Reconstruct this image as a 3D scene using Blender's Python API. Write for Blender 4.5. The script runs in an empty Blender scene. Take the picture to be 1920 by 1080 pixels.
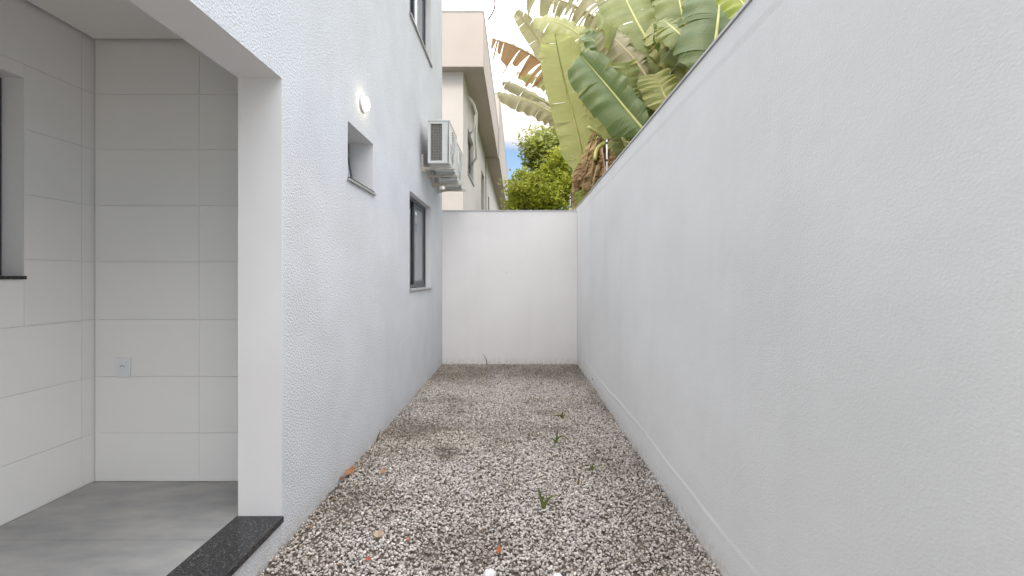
import bpy, bmesh, math, random
import numpy as np
from mathutils import Vector, Matrix

# ------------------------------------------------------------------ camera, light
SC = bpy.context.scene
COL = SC.collection
R = math.radians
F = 853.0                       # focal length in pixels of the 1920 px wide photograph
VX, VY = 971.0, 521.0           # vanishing point of the corridor
CH = 1.40                       # camera height above the gravel

cam_d = bpy.data.cameras.new('camera')
cam = bpy.data.objects.new('camera', cam_d)
COL.objects.link(cam)
cam.location = (0, 0, CH)
cam.rotation_euler = (R(90), 0, 0)
cam_d.sensor_width = 36.0
cam_d.lens = 36.0 * F / 1920.0
cam_d.shift_x = -(VX - 960) / 1920.0
cam_d.shift_y = (VY - 540) / 1920.0
cam_d.clip_start = 0.05
cam_d.clip_end = 3000
SC.camera = cam

SUN_EL, SUN_AZ = 42.0, 228.0    # sun behind the camera on the left, hidden by the house
W = bpy.data.worlds.new('World')
SC.world = W
W.use_nodes = True
nt = W.node_tree
for n in list(nt.nodes): nt.nodes.remove(n)
wo = nt.nodes.new('ShaderNodeOutputWorld')
bg = nt.nodes.new('ShaderNodeBackground')
sky = nt.nodes.new('ShaderNodeTexSky')
sky.sky_type = 'NISHITA'
sky.sun_disc = False
sky.sun_elevation = R(SUN_EL)
sky.sun_rotation = R(SUN_AZ)
sky.air_density = 1.0; sky.dust_density = 0.3
tc = nt.nodes.new('ShaderNodeTexCoord')
mp = nt.nodes.new('ShaderNodeMapping')
mp.inputs['Scale'].default_value = (1.6, 1.6, 4.5)
mp.inputs['Location'].default_value = (0.3, 0.1, 0.0)
nz = nt.nodes.new('ShaderNodeTexNoise')
nz.inputs['Scale'].default_value = 1.3
nz.inputs['Detail'].default_value = 7
nz.inputs['Roughness'].default_value = 0.55
sx = nt.nodes.new('ShaderNodeSeparateXYZ')
el = nt.nodes.new('ShaderNodeMapRange')          # cloud deck opens towards the horizon
el.inputs['From Min'].default_value = 0.235; el.inputs['From Max'].default_value = 0.345
el.inputs['To Min'].default_value = -0.30; el.inputs['To Max'].default_value = 0.30
ad = nt.nodes.new('ShaderNodeMath'); ad.operation = 'ADD'
cm = nt.nodes.new('ShaderNodeMapRange'); cm.interpolation_type = 'SMOOTHSTEP'
cm.inputs['From Min'].default_value = 0.42; cm.inputs['From Max'].default_value = 0.66
cc = nt.nodes.new('ShaderNodeMix'); cc.data_type = 'RGBA'
cr = nt.nodes.new('ShaderNodeMapRange')
cr.inputs['From Min'].default_value = 0.42; cr.inputs['From Max'].default_value = 0.95
mx = nt.nodes.new('ShaderNodeMix'); mx.data_type = 'RGBA'
cc.inputs[6].default_value = (12.0, 11.8, 11.7, 1)       # cream cloud low down
cc.inputs[7].default_value = (24.0, 24.4, 25.6, 1)       # white cloud above
L = nt.links.new
L(tc.outputs['Generated'], mp.inputs['Vector']); L(mp.outputs[0], nz.inputs['Vector'])
L(tc.outputs['Generated'], sx.inputs[0])
L(sx.outputs['Z'], el.inputs['Value']); L(sx.outputs['Z'], cr.inputs['Value'])
L(nz.outputs['Fac'], ad.inputs[0]); L(el.outputs[0], ad.inputs[1])
L(ad.outputs[0], cm.inputs['Value'])
L(cr.outputs[0], cc.inputs[0])
cw = nt.nodes.new('ShaderNodeMix'); cw.data_type = 'RGBA'      # cream fringe of the deck near the horizon
cw.inputs[6].default_value = (6.5, 5.7, 5.3, 1)
cv = nt.nodes.new('ShaderNodeMapRange'); cv.inputs['From Min'].default_value = 0.29; cv.inputs['From Max'].default_value = 0.50
L(sx.outputs['Z'], cv.inputs['Value']); L(cv.outputs[0], cw.inputs[0]); L(cc.outputs[2], cw.inputs[7])
L(cm.outputs[0], mx.inputs[0]); L(sky.outputs[0], mx.inputs[6]); L(cw.outputs[2], mx.inputs[7])
L(mx.outputs[2], bg.inputs['Color'])
bg.inputs['Strength'].default_value = 0.06
L(bg.outputs[0], wo.inputs['Surface'])

sl = bpy.data.lights.new('sun', 'SUN')
sl.energy = 0.7; sl.angle = R(10); sl.color = (1.0, 0.88, 0.72)
so = bpy.data.objects.new('sun', sl)
COL.objects.link(so)
sd = Vector((math.sin(R(SUN_AZ)) * math.cos(R(SUN_EL)), math.cos(R(SUN_AZ)) * math.cos(R(SUN_EL)), math.sin(R(SUN_EL))))
so.rotation_euler = sd.to_track_quat('Z', 'Y').to_euler()
so.location = (0, 0, 30)

SC.view_settings.view_transform = 'Standard'
SC.view_settings.look = 'None'
SC.view_settings.exposure = 1.68
SC.view_settings.gamma = 1.0
SC.view_settings.use_curve_mapping = False
SC.cycles.max_bounces = 10
SC.cycles.diffuse_bounces = 6
SC.cycles.transparent_max_bounces = 12

# ------------------------------------------------------------------ helpers
def P(px, py, Y):
    return Vector(((px - VX) / F * Y, Y, CH + (VY - py) / F * Y))

def worldloc(o):
    v = Vector((0, 0, 0))
    while o is not None:
        v += o.location; o = o.parent
    return v

def obj(name, verts, faces, m, parent=None, smooth=False, bevel=0.0, fix=True, kind=None):
    off = worldloc(parent) if parent is not None else Vector((0, 0, 0))
    me = bpy.data.meshes.new(name)
    me.from_pydata([tuple(Vector(v) - off) for v in verts], [], faces)
    if fix or bevel > 0:
        bm = bmesh.new(); bm.from_mesh(me)
        if bevel > 0:
            bmesh.ops.bevel(bm, geom=[e for e in bm.edges], offset=bevel, segments=2, affect='EDGES', profile=0.5)
        if fix: bmesh.ops.recalc_face_normals(bm, faces=bm.faces)
        bm.to_mesh(me); bm.free()
    me.materials.append(m)
    if smooth: me.polygons.foreach_set('use_smooth', [True] * len(me.polygons))
    o = bpy.data.objects.new(name, me)
    COL.objects.link(o)
    if parent is not None: o.parent = parent
    if kind: o['kind'] = kind
    return o

def thing(name, label, cat, loc=(0, 0, 0), group=None):
    o = bpy.data.objects.new(name, None)
    o.empty_display_size = 0.2
    COL.objects.link(o); o.location = loc
    o['label'] = label; o['category'] = cat
    if group: o['group'] = group
    return o

def tag(o, label, cat, group=None):
    o['label'] = label; o['category'] = cat
    if group: o['group'] = group
    return o

class MB:                                   # collects shapes of ONE object
    def __init__(s): s.v = []; s.f = []
    def box(s, x0, x1, y0, y1, z0, z1):
        b = len(s.v)
        s.v += [(x, y, z) for z in (z0, z1) for y in (y0, y1) for x in (x0, x1)]
        s.f += [tuple(b + i for i in q) for q in ((0,2,3,1),(4,5,7,6),(0,1,5,4),(2,6,7,3),(0,4,6,2),(1,3,7,5))]
        return s
    def tube(s, pts, rads, n=8, cap=True):
        pts = [Vector(p) for p in pts]
        if not hasattr(rads, '__len__'): rads = [rads] * len(pts)
        b = len(s.v); up = None
        for i, p in enumerate(pts):
            t = (pts[min(i + 1, len(pts) - 1)] - pts[max(i - 1, 0)]).normalized()
            if up is None:
                up = Vector((0, 0, 1)) if abs(t.z) < 0.9 else Vector((1, 0, 0))
            a = t.cross(up).normalized(); up = a.cross(t).normalized()
            for k in range(n):
                q = 2 * math.pi * k / n
                s.v.append(tuple(p + (a * math.cos(q) + up * math.sin(q)) * rads[i]))
        for i in range(len(pts) - 1):
            for k in range(n):
                k2 = (k + 1) % n
                s.f.append((b + i * n + k, b + i * n + k2, b + (i + 1) * n + k2, b + (i + 1) * n + k))
        if cap:
            s.f.append(tuple(b + k for k in range(n)))
            e = b + (len(pts) - 1) * n
            s.f.append(tuple(e + k for k in reversed(range(n))))
        return s
    def lathe(s, prof, c, axis='X', n=24):  # prof: (distance along axis, radius)
        b = len(s.v); c = Vector(c)
        for d, r in prof:
            for k in range(n):
                q = 2 * math.pi * k / n
                a, e = r * math.cos(q), r * math.sin(q)
                s.v.append(tuple(c + (Vector((d, a, e)) if axis == 'X' else Vector((a, d, e)) if axis == 'Y' else Vector((a, e, d)))))
        for i in range(len(prof) - 1):
            for k in range(n):
                k2 = (k + 1) % n
                s.f.append((b + i * n + k, b + i * n + k2, b + (i + 1) * n + k2, b + (i + 1) * n + k))
        s.f.append(tuple(b + k for k in range(n)))
        e = b + (len(prof) - 1) * n
        s.f.append(tuple(e + k for k in range(n)))
        return s
    def build(s, name, m, parent=None, **k):
        return obj(name, s.v, s.f, m, parent, **k)

def holed(u0, u1, v0, v1, holes, mapf):
    """a slab with rectangular openings; mapf(u, v, d) -> xyz with d in 0..1 through the slab"""
    us = sorted({u0, u1, *[h[0] for h in holes], *[h[1] for h in holes]})
    vs = sorted({v0, v1, *[h[2] for h in holes], *[h[3] for h in holes]})
    us = [u for u in us if u0 <= u <= u1]; vs = [v for v in vs if v0 <= v <= v1]
    vd, V, Fc = {}, [], []
    def vid(i, j, d):
        k = (i, j, d)
        if k not in vd:
            vd[k] = len(V); V.append(mapf(us[i], vs[j], d))
        return vd[k]
    def solid(i, j):
        if i < 0 or j < 0 or i >= len(us) - 1 or j >= len(vs) - 1: return False
        uc, vc = (us[i] + us[i + 1]) / 2, (vs[j] + vs[j + 1]) / 2
        return not any(h[0] < uc < h[1] and h[2] < vc < h[3] for h in holes)
    for i in range(len(us) - 1):
        for j in range(len(vs) - 1):
            if not solid(i, j): continue
            for d in (0, 1):
                Fc.append((vid(i, j, d), vid(i + 1, j, d), vid(i + 1, j + 1, d), vid(i, j + 1, d)))
            for di, dj, a, b in ((-1, 0, (i, j), (i, j + 1)), (1, 0, (i + 1, j), (i + 1, j + 1)),
                                 (0, -1, (i, j), (i + 1, j)), (0, 1, (i, j + 1), (i + 1, j + 1))):
                if not solid(i + di, j + dj):
                    Fc.append((vid(*a, 0), vid(*b, 0), vid(*b, 1), vid(*a, 1)))
    return V, Fc

# ------------------------------------------------------------------ materials
def mat(name, col, rough=0.7, spec=0.3, metal=0.0):
    m = bpy.data.materials.new(name); m.use_nodes = True
    b = m.node_tree.nodes['Principled BSDF']
    b.inputs['Base Color'].default_value = (*col, 1)
    b.inputs['Roughness'].default_value = rough
    b.inputs['Specular IOR Level'].default_value = spec
    b.inputs['Metallic'].default_value = metal
    return m

def N(m, t, **kw):
    n = m.node_tree.nodes.new(t)
    for k, v in kw.items():
        if k in n.inputs: n.inputs[k].default_value = v
        else: setattr(n, k, v)
    return n

def bsdf(m): return m.node_tree.nodes['Principled BSDF']

def coords(m, what='Object', scale=(1, 1, 1)):
    t = N(m, 'ShaderNodeTexCoord'); p = N(m, 'ShaderNodeMapping')
    p.inputs['Scale'].default_value = scale
    m.node_tree.links.new(t.outputs[what], p.inputs['Vector'])
    return p.outputs[0]

def mottled(name, c1, c2, scale, rough=0.75, bump=None, detail=5, spec=0.25, lo=0.35, hi=0.65, stretch=(1, 1, 1), weather=0.0):
    """colour varied by noise plus a list of (scale, strength, distance, detail) bumps"""
    m = mat(name, c1, rough, spec); lk = m.node_tree.links.new
    v = coords(m, 'Object', stretch)
    n = N(m, 'ShaderNodeTexNoise', Scale=scale, Detail=detail)
    lk(v, n.inputs['Vector'])
    r = N(m, 'ShaderNodeMapRange'); r.inputs['From Min'].default_value = lo; r.inputs['From Max'].default_value = hi
    lk(n.outputs['Fac'], r.inputs['Value'])
    x = N(m, 'ShaderNodeMix', data_type='RGBA')
    x.inputs[6].default_value = (*c1, 1); x.inputs[7].default_value = (*c2, 1)
    lk(r.outputs[0], x.inputs[0]); lk(x.outputs[2], bsdf(m).inputs['Base Color'])
    if weather:
        s1 = N(m, 'ShaderNodeTexNoise', Scale=1.0, Detail=6.0, Roughness=0.6)
        lk(coords(m, 'Object', (5.0, 5.0, 0.35)), s1.inputs['Vector'])
        a1 = N(m, 'ShaderNodeMapRange'); a1.inputs['From Min'].default_value = .5; a1.inputs['From Max'].default_value = .85
        a1.inputs['To Max'].default_value = weather
        lk(s1.outputs['Fac'], a1.inputs['Value'])
        y1_ = N(m, 'ShaderNodeMix', data_type='RGBA'); y1_.inputs[7].default_value = (.46, .44, .40, 1)
        lk(a1.outputs[0], y1_.inputs[0]); lk(x.outputs[2], y1_.inputs[6])
        g = N(m, 'ShaderNodeTexCoord'); sp = N(m, 'ShaderNodeSeparateXYZ'); lk(g.outputs['Object'], sp.inputs[0])
        zr = N(m, 'ShaderNodeMapRange'); zr.inputs['From Min'].default_value = .12; zr.inputs['From Max'].default_value = .0
        lk(sp.outputs['Z'], zr.inputs['Value'])
        s2 = N(m, 'ShaderNodeTexNoise', Scale=26.0, Detail=6.0, Roughness=0.7); lk(coords(m), s2.inputs['Vector'])
        a2 = N(m, 'ShaderNodeMapRange'); a2.inputs['From Min'].default_value = .42; a2.inputs['From Max'].default_value = .75
        lk(s2.outputs['Fac'], a2.inputs['Value'])
        mu = N(m, 'ShaderNodeMath', operation='MULTIPLY'); lk(zr.outputs[0], mu.inputs[0]); lk(a2.outputs[0], mu.inputs[1])
        y2_ = N(m, 'ShaderNodeMix', data_type='RGBA'); y2_.inputs[7].default_value = (.46, .40, .33, 1)
        lk(mu.outputs[0], y2_.inputs[0]); lk(y1_.outputs[2], y2_.inputs[6])
        lk(y2_.outputs[2], bsdf(m).inputs['Base Color'])
    prev = None
    for (sc, st, di, de) in bump or []:
        bn = N(m, 'ShaderNodeTexNoise', Scale=sc, Detail=de)
        lk(v, bn.inputs['Vector'])
        bp = N(m, 'ShaderNodeBump', Strength=st, Distance=di)
        lk(bn.outputs['Fac'], bp.inputs['Height'])
        if prev: lk(prev, bp.inputs['Normal'])
        prev = bp.outputs['Normal']
    if prev: lk(prev, bsdf(m).inputs['Normal'])
    return m

M = {}
M['stucco'] = mottled('rough white stucco', (0.605, 0.62, 0.65), (0.56, 0.575, 0.60), 2.2, 0.85,
                      [(1.6, 0.25, 0.02, 2), (92, 0.7, 0.014, 3)], weather=.07)
M['jamb'] = mottled('smooth white paint', (0.78, 0.77, 0.78), (0.74, 0.73, 0.73), 1.5, 0.7, [(3, 0.2, 0.01, 3)])
M['render'] = mottled('trowelled white render', (0.81, 0.815, 0.82), (0.76, 0.765, 0.765), 1.1, 0.85,
                      [(1.1, 0.4, 0.03, 3), (9, 0.22, 0.006, 4), (110, 0.22, 0.005, 3)], stretch=(1, 1, 1.3), weather=.08)
M['band'] = mottled('smooth grey-white base coat', (0.81, 0.81, 0.805), (0.75, 0.745, 0.735), 3.5, 0.8, [(6, 0.5, 0.008, 4)])
M['endwall'] = mottled('smooth warm white render', (0.85, 0.82, 0.805), (0.81, 0.78, 0.765), 1.4, 0.8,
                       [(1.5, 0.3, 0.02, 3), (40, 0.25, 0.004, 3)], weather=.08)
M['flash'] = mottled('zinc flashing', (0.60, 0.60, 0.60), (0.46, 0.46, 0.46), 6, 0.45, spec=0.5)
M['gyps'] = mottled('white gypsum board', (0.87, 0.86, 0.845), (0.84, 0.83, 0.81), 1.0, 0.8)
M['tile'] = mottled('matt white wall tile', (0.80, 0.795, 0.79), (0.77, 0.765, 0.76), 1.2, 0.38, [(5, 0.05, 0.004, 2)], spec=0.45)
M['grout'] = mat('grey tile grout', (0.70, 0.69, 0.68), 0.9)
M['floor'] = mottled('grey cement look floor tile', (0.235, 0.235, 0.235), (0.37, 0.36, 0.345), 3.4, 0.42, [(30, 0.08, 0.002, 3)],
                     detail=12, spec=0.45, lo=.25, hi=.75, stretch=(1.3, 3.2, 1))
M['plain'] = mat('interior plaster', (0.62, 0.61, 0.60), 0.9)
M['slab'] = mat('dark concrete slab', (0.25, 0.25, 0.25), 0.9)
M['frame'] = mat('graphite aluminium', (0.07, 0.074, 0.085), 0.4, 0.5)
M['white_pl'] = mottled('white moulded plastic', (0.74, 0.75, 0.77), (0.70, 0.71, 0.73), 3, 0.4, spec=0.5)
M['ac'] = mottled('off white painted steel casing', (0.68, 0.68, 0.67), (0.60, 0.60, 0.58), 4, 0.45, spec=0.5)
M['coil'] = mottled('dusty dark coil fins', (0.15, 0.135, 0.11), (0.25, 0.225, 0.18), 60, 0.7)
M['wire'] = mat('grey guard wire', (0.40, 0.40, 0.39), 0.5, 0.5)
M['bracket'] = mottled('cream painted steel bracket', (0.66, 0.62, 0.55), (0.52, 0.48, 0.41), 9, 0.55)
M['hole'] = mat('dark socket hole', (0.03, 0.03, 0.035), 0.6)
M['paper'] = mat('pale paper sticker', (0.62, 0.66, 0.66), 0.8)
M['ink'] = mat('dark blue ink stroke', (0.08, 0.10, 0.14), 0.7)
M['cream'] = mottled('pale cream facade paint', (0.52, 0.455, 0.415), (0.49, 0.43, 0.39), 1.5, 0.85, [(30, 0.2, 0.004, 3)])
M['facade'] = mottled('off white facade paint', (0.63, 0.585, 0.55), (0.59, 0.55, 0.52), 1.5, 0.85, [(30, 0.2, 0.004, 3)])
M['pipe'] = mat('white plastic conduit', (0.80, 0.79, 0.77), 0.45, 0.4)
M['bark'] = mottled('dark bark', (0.07, 0.055, 0.045), (0.13, 0.11, 0.09), 8, 0.9, [(14, 0.8, 0.03, 4)])
M['twig'] = mat('grey brown dry twig', (0.10, 0.075, 0.06), 0.85)
M['blade'] = mottled('fresh weed green', (0.10, 0.15, 0.035), (0.18, 0.19, 0.05), 30, 0.55)
M['blade_dry'] = mottled('dry weed straw', (0.13, 0.10, 0.04), (0.20, 0.15, 0.06), 30, 0.7)
M['whitestone'] = mottled('white stone', (0.75, 0.75, 0.73), (0.62, 0.61, 0.58), 30, 0.7, [(40, 0.4, 0.004, 3)])
M['soil'] = mottled('dark damp soil', (0.105, 0.082, 0.064), (0.20, 0.168, 0.138), 14, 0.95, [(60, 0.8, 0.01, 4)])
M['earth'] = mottled('grassy earth', (0.06, 0.075, 0.03), (0.10, 0.085, 0.05), 0.8, 0.95, [(20, 0.6, 0.03, 4)])

def granite():
    m = mat('speckled black granite', (0.015, 0.015, 0.017), 0.16, 0.5); lk = m.node_tree.links.new
    v = coords(m)
    a = N(m, 'ShaderNodeTexVoronoi', Scale=170.0); lk(v, a.inputs['Vector'])
    b = N(m, 'ShaderNodeTexNoise', Scale=140.0, Detail=4.0); lk(v, b.inputs['Vector'])
    r = N(m, 'ShaderNodeValToRGB')
    r.color_ramp.elements[0].position = 0.50; r.color_ramp.elements[0].color = (0.012, 0.012, 0.014, 1)
    r.color_ramp.elements[1].position = 0.72; r.color_ramp.elements[1].color = (0.065, 0.065, 0.062, 1)
    lk(b.outputs['Fac'], r.inputs[0])
    s = N(m, 'ShaderNodeSeparateColor'); lk(a.outputs['Color'], s.inputs[0])
    r2 = N(m, 'ShaderNodeValToRGB')
    r2.color_ramp.elements[0].position = 0.88; r2.color_ramp.elements[0].color = (0, 0, 0, 1)
    r2.color_ramp.elements[1].position = 0.96; r2.color_ramp.elements[1].color = (0.06, 0.06, 0.057, 1)
    lk(s.outputs[0], r2.inputs[0])
    x = N(m, 'ShaderNodeMix', data_type='RGBA', blend_type='ADD'); x.inputs[0].default_value = 1
    lk(r.outputs[0], x.inputs[6]); lk(r2.outputs[0], x.inputs[7])
    lk(x.outputs[2], bsdf(m).inputs['Base Color'])
    return m
M['granite'] = granite()
M['greygranite'] = mottled('grey granite', (0.42, 0.42, 0.41), (0.26, 0.26, 0.26), 90, 0.35, spec=0.5)

def glass(name, tint, clear):
    m = bpy.data.materials.new(name); m.use_nodes = True
    t = m.node_tree; lk = t.links.new
    out = t.nodes['Material Output']; t.nodes.remove(t.nodes['Principled BSDF'])
    tr = t.nodes.new('ShaderNodeBsdfTransparent'); tr.inputs[0].default_value = (*tint, 1)
    df = t.nodes.new('ShaderNodeBsdfDiffuse'); df.inputs[0].default_value = (0.62, 0.66, 0.70, 1)
    gl = t.nodes.new('ShaderNodeBsdfGlossy'); gl.inputs['Roughness'].default_value = 0.03
    fr = t.nodes.new('ShaderNodeFresnel'); fr.inputs[0].default_value = 1.5
    a = t.nodes.new('ShaderNodeMixShader'); a.inputs[0].default_value = 1 - clear
    b = t.nodes.new('ShaderNodeMixShader')
    lk(tr.outputs[0], a.inputs[1]); lk(df.outputs[0], a.inputs[2])
    lk(fr.outputs[0], b.inputs[0]); lk(a.outputs[0], b.inputs[1]); lk(gl.outputs[0], b.inputs[2])
    lk(b.outputs[0], out.inputs['Surface'])
    return m
M['glass'] = glass('window glass', (0.80, 0.86, 0.86), 0.55)
M['frosted'] = glass('frosted glass', (0.8, 0.8, 0.8), 0.25)

def emit(name, col, s):
    m = mat(name, col, 0.4); b = bsdf(m)
    b.inputs['Emission Color'].default_value = (*col, 1); b.inputs['Emission Strength'].default_value = s
    return m
M['lamp'] = emit('lit lamp diffuser', (1.0, 0.85, 0.55), 8.0)

def leafmat(name, c1, c2, trans, rib=38.0, rough=0.42, spec=0.4, tw=0.42):
    """banana blade: side veins across the blade follow the leaf's own UV"""
    m = bpy.data.materials.new(name); m.use_nodes = True
    t = m.node_tree; lk = t.links.new; b = bsdf(m); out = t.nodes['Material Output']
    uv = N(m, 'ShaderNodeUVMap'); uv.uv_map = 'UVMap'
    mp = N(m, 'ShaderNodeMapping'); mp.inputs['Scale'].default_value = (rib, 1.3, 1)
    lk(uv.outputs[0], mp.inputs['Vector'])
    n1 = N(m, 'ShaderNodeTexNoise', Scale=1.0, Detail=5.0, Roughness=0.6); lk(mp.outputs[0], n1.inputs['Vector'])
    n2 = N(m, 'ShaderNodeTexNoise', Scale=3.2, Detail=4.0); lk(coords(m), n2.inputs['Vector'])
    ad = N(m, 'ShaderNodeMath', operation='ADD'); lk(n1.outputs['Fac'], ad.inputs[0]); lk(n2.outputs['Fac'], ad.inputs[1])
    r = N(m, 'ShaderNodeMapRange'); r.inputs['From Min'].default_value = 0.72; r.inputs['From Max'].default_value = 1.28
    lk(ad.outputs[0], r.inputs['Value'])
    x = N(m, 'ShaderNodeMix', data_type='RGBA'); x.inputs[6].default_value = (*c1, 1); x.inputs[7].default_value = (*c2, 1)
    lk(r.outputs[0], x.inputs[0])
    lk(x.outputs[2], b.inputs['Base Color'])
    b.inputs['Roughness'].default_value = rough; b.inputs['Specular IOR Level'].default_value = spec
    w = N(m, 'ShaderNodeTexWave', Scale=0.75, Distortion=1.2, Detail=2.0); lk(mp.outputs[0], w.inputs['Vector'])
    bp = N(m, 'ShaderNodeBump', Strength=0.22, Distance=0.010); lk(w.outputs['Fac'], bp.inputs['Height'])
    lk(bp.outputs[0], b.inputs['Normal'])
    tl = N(m, 'ShaderNodeBsdfTranslucent')
    tx = N(m, 'ShaderNodeMix', data_type='RGBA', blend_type='MULTIPLY'); tx.inputs[0].default_value = 0.5
    tx.inputs[6].default_value = (*trans, 1); lk(x.outputs[2], tx.inputs[7])
    tl.inputs['Color'].default_value = (*trans, 1)
    ms = N(m, 'ShaderNodeMixShader'); ms.inputs[0].default_value = tw
    lk(b.outputs[0], ms.inputs[1]); lk(tl.outputs[0], ms.inputs[2]); lk(ms.outputs[0], out.inputs['Surface'])
    return m
M['leaf_g'] = leafmat('banana leaf green', (0.17, 0.205, 0.08), (0.34, 0.365, 0.16), (0.40, 0.44, 0.13))
M['leaf_d'] = leafmat('banana leaf deep green', (0.10, 0.145, 0.06), (0.19, 0.235, 0.11), (0.21, 0.29, 0.08))
M['leaf_p'] = leafmat('banana leaf pale green', (0.31, 0.325, 0.13), (0.46, 0.45, 0.21), (0.56, 0.57, 0.22))
M['leaf_y'] = leafmat('banana leaf lime', (0.22, 0.29, 0.05), (0.34, 0.37, 0.09), (0.40, 0.46, 0.09))
M['leaf_o'] = leafmat('old faded banana leaf', (0.29, 0.285, 0.16), (0.42, 0.37, 0.25), (0.46, 0.42, 0.21))
M['leaf_r'] = leafmat('withered reddish banana leaf', (0.30, 0.15, 0.085), (0.36, 0.25, 0.13), (0.45, 0.28, 0.13))
M['leaf_b'] = leafmat('dry brown banana leaf', (0.22, 0.12, 0.06), (0.48, 0.34, 0.19), (0.40, 0.26, 0.13), rough=0.8, spec=0.1, tw=0.2)
M['rib'] = mottled('pale leaf midrib', (0.36, 0.38, 0.13), (0.48, 0.46, 0.20), 6, 0.45, spec=0.4)
M['rib_o'] = mottled('faded leaf midrib', (0.40, 0.33, 0.20), (0.48, 0.40, 0.26), 6, 0.6)
M['stem'] = mottled('banana stem sheath', (0.26, 0.17, 0.10), (0.46, 0.33, 0.21), 7, 0.75, [(10, 0.8, 0.02, 5)], stretch=(3, 3, 0.5))
M['stem_g'] = mottled('green banana stem', (0.17, 0.19, 0.06), (0.28, 0.25, 0.10), 5, 0.6, stretch=(3, 3, 0.5))

def treemat(name, c1, c2, trans):
    m = bpy.data.materials.new(name); m.use_nodes = True
    t = m.node_tree; lk = t.links.new; b = bsdf(m); out = t.nodes['Material Output']
    at = N(m, 'ShaderNodeAttribute'); at.attribute_name = 'shade'
    x = N(m, 'ShaderNodeMix', data_type='RGBA'); x.inputs[6].default_value = (*c1, 1); x.inputs[7].default_value = (*c2, 1)
    lk(at.outputs['Fac'], x.inputs[0]); lk(x.outputs[2], b.inputs['Base Color'])
    b.inputs['Roughness'].default_value = 0.5; b.inputs['Specular IOR Level'].default_value = 0.3
    tl = N(m, 'ShaderNodeBsdfTranslucent'); tl.inputs[0].default_value = (*trans, 1)
    ms = N(m, 'ShaderNodeMixShader'); ms.inputs[0].default_value = 0.4
    lk(b.outputs[0], ms.inputs[1]); lk(tl.outputs[0], ms.inputs[2]); lk(ms.outputs[0], out.inputs['Surface'])
    return m
M['tree_a'] = treemat('mid green tree leaf', (0.16, 0.20, 0.05), (0.36, 0.38, 0.10), (0.40, 0.44, 0.08))
M['tree_b'] = treemat('yellow green vine leaf', (0.20, 0.25, 0.03), (0.50, 0.51, 0.07), (0.50, 0.54, 0.06))
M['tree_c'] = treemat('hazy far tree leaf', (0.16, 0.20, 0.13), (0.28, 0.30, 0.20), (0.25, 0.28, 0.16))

def attrmat(name, attr, rough=0.85, bump=None):
    m = mat(name, (0.5, 0.5, 0.5), rough, 0.2); lk = m.node_tree.links.new
    a = N(m, 'ShaderNodeAttribute'); a.attribute_name = attr
    n = N(m, 'ShaderNodeTexNoise', Scale=160.0, Detail=3.0); lk(coords(m), n.inputs['Vector'])
    r = N(m, 'ShaderNodeMapRange'); r.inputs['From Min'].default_value = 0.3; r.inputs['From Max'].default_value = 0.7
    r.inputs['To Min'].default_value = 0.72; r.inputs['To Max'].default_value = 1.12
    lk(n.outputs['Fac'], r.inputs['Value'])
    x = N(m, 'ShaderNodeVectorMath', operation='SCALE')
    lk(a.outputs['Color'], x.inputs[0]); lk(r.outputs[0], x.inputs['Scale'])
    lk(x.outputs[0], bsdf(m).inputs['Base Color'])
    return m
M['stone'] = attrmat('crushed stone', 'tint')

# ------------------------------------------------------------------ measured planes
XL, XR = -1.23, 0.966           # house wall face, boundary wall face
WT = 0.228                      # house wall thickness
YE = 7.39                       # end wall face = house end
ZF = 0.158                      # house floor above the gravel
YJ = 2.37                       # jamb of the big opening
ZS = 2.44                       # its soffit
YB = 2.78                       # tiled back wall of the porch
XT = -2.59                      # tiled side wall of the porch
ZC = CH + 1.447                 # porch ceiling
HY = -1.5                       # unseen house front behind the camera, set close to brighten the porch
YO = -1.3                       # unseen open end of the porch, placed to let light in
ZEAVE = 6.02

# ------------------------------------------------------------------ ground
obj('ground', [(-900, -900, -0.06), (900, -900, -0.06), (900, 900, -0.06), (-900, 900, -0.06)], [(0, 1, 2, 3)], M['earth'], kind='structure')
nx, ny = 14, 60
gv = []
rg = random.Random(4)
for j in range(ny + 1):
    for i in range(nx + 1):
        gv.append((XL - 0.05 + (XR - XL + 0.1) * i / nx, -3.0 + (YE + 3.05) * j / ny, -0.014 + rg.uniform(-0.003, 0.003)))
obj('soil_bed', gv, [(j * (nx + 1) + i, j * (nx + 1) + i + 1, (j + 1) * (nx + 1) + i + 1, (j + 1) * (nx + 1) + i)
                     for j in range(ny) for i in range(nx)], M['soil'], smooth=True, kind='structure')

# ------------------------------------------------------------------ house
HOUSE = thing('house', 'two storey white stucco house with open tiled porch along the gravel strip', 'house', (-4.6, 0, 0))
w_low = (5.17, 6.44, CH - 0.145, CH + 0.994)     # lower window opening (Y0, Y1, Z0, Z1)
w_up = (5.17, 6.44, CH + 2.99, CH + 4.05)
w_small = (3.29, 3.87, CH + 0.71, CH + 1.137)
door = (YO + 0.05, YJ, ZF - 0.03, ZS)
v, f = holed(HY, YE, -0.25, ZEAVE, [w_low, w_up, w_small, door], lambda u, v_, d: (XL - WT * d, u, v_))
wall = obj('wall', v, f, M['stucco'], HOUSE)
wall.data.materials.append(M['jamb'])
for p in wall.data.polygons:                      # reveals and soffits are smooth paint, the faces are stucco
    if abs(p.normal.x) < 0.5: p.material_index = 1
mb = MB()
mb.box(-8.2, XL - WT, YE - 0.2, YE, -0.25, ZEAVE)
mb.box(-8.2, XT - 0.01, HY, HY + 0.2, -0.25, ZEAVE)
mb.box(XT - 0.01, XL - WT, HY, HY + 0.2, ZS, ZEAVE)  # lintel only: unseen porch front left open to brighten the porch
mb.box(-8.2, -8.0, HY + 0.2, YE - 0.2, -0.25, ZEAVE)
mb.build('outer_wall', M['stucco'], HOUSE)
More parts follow.
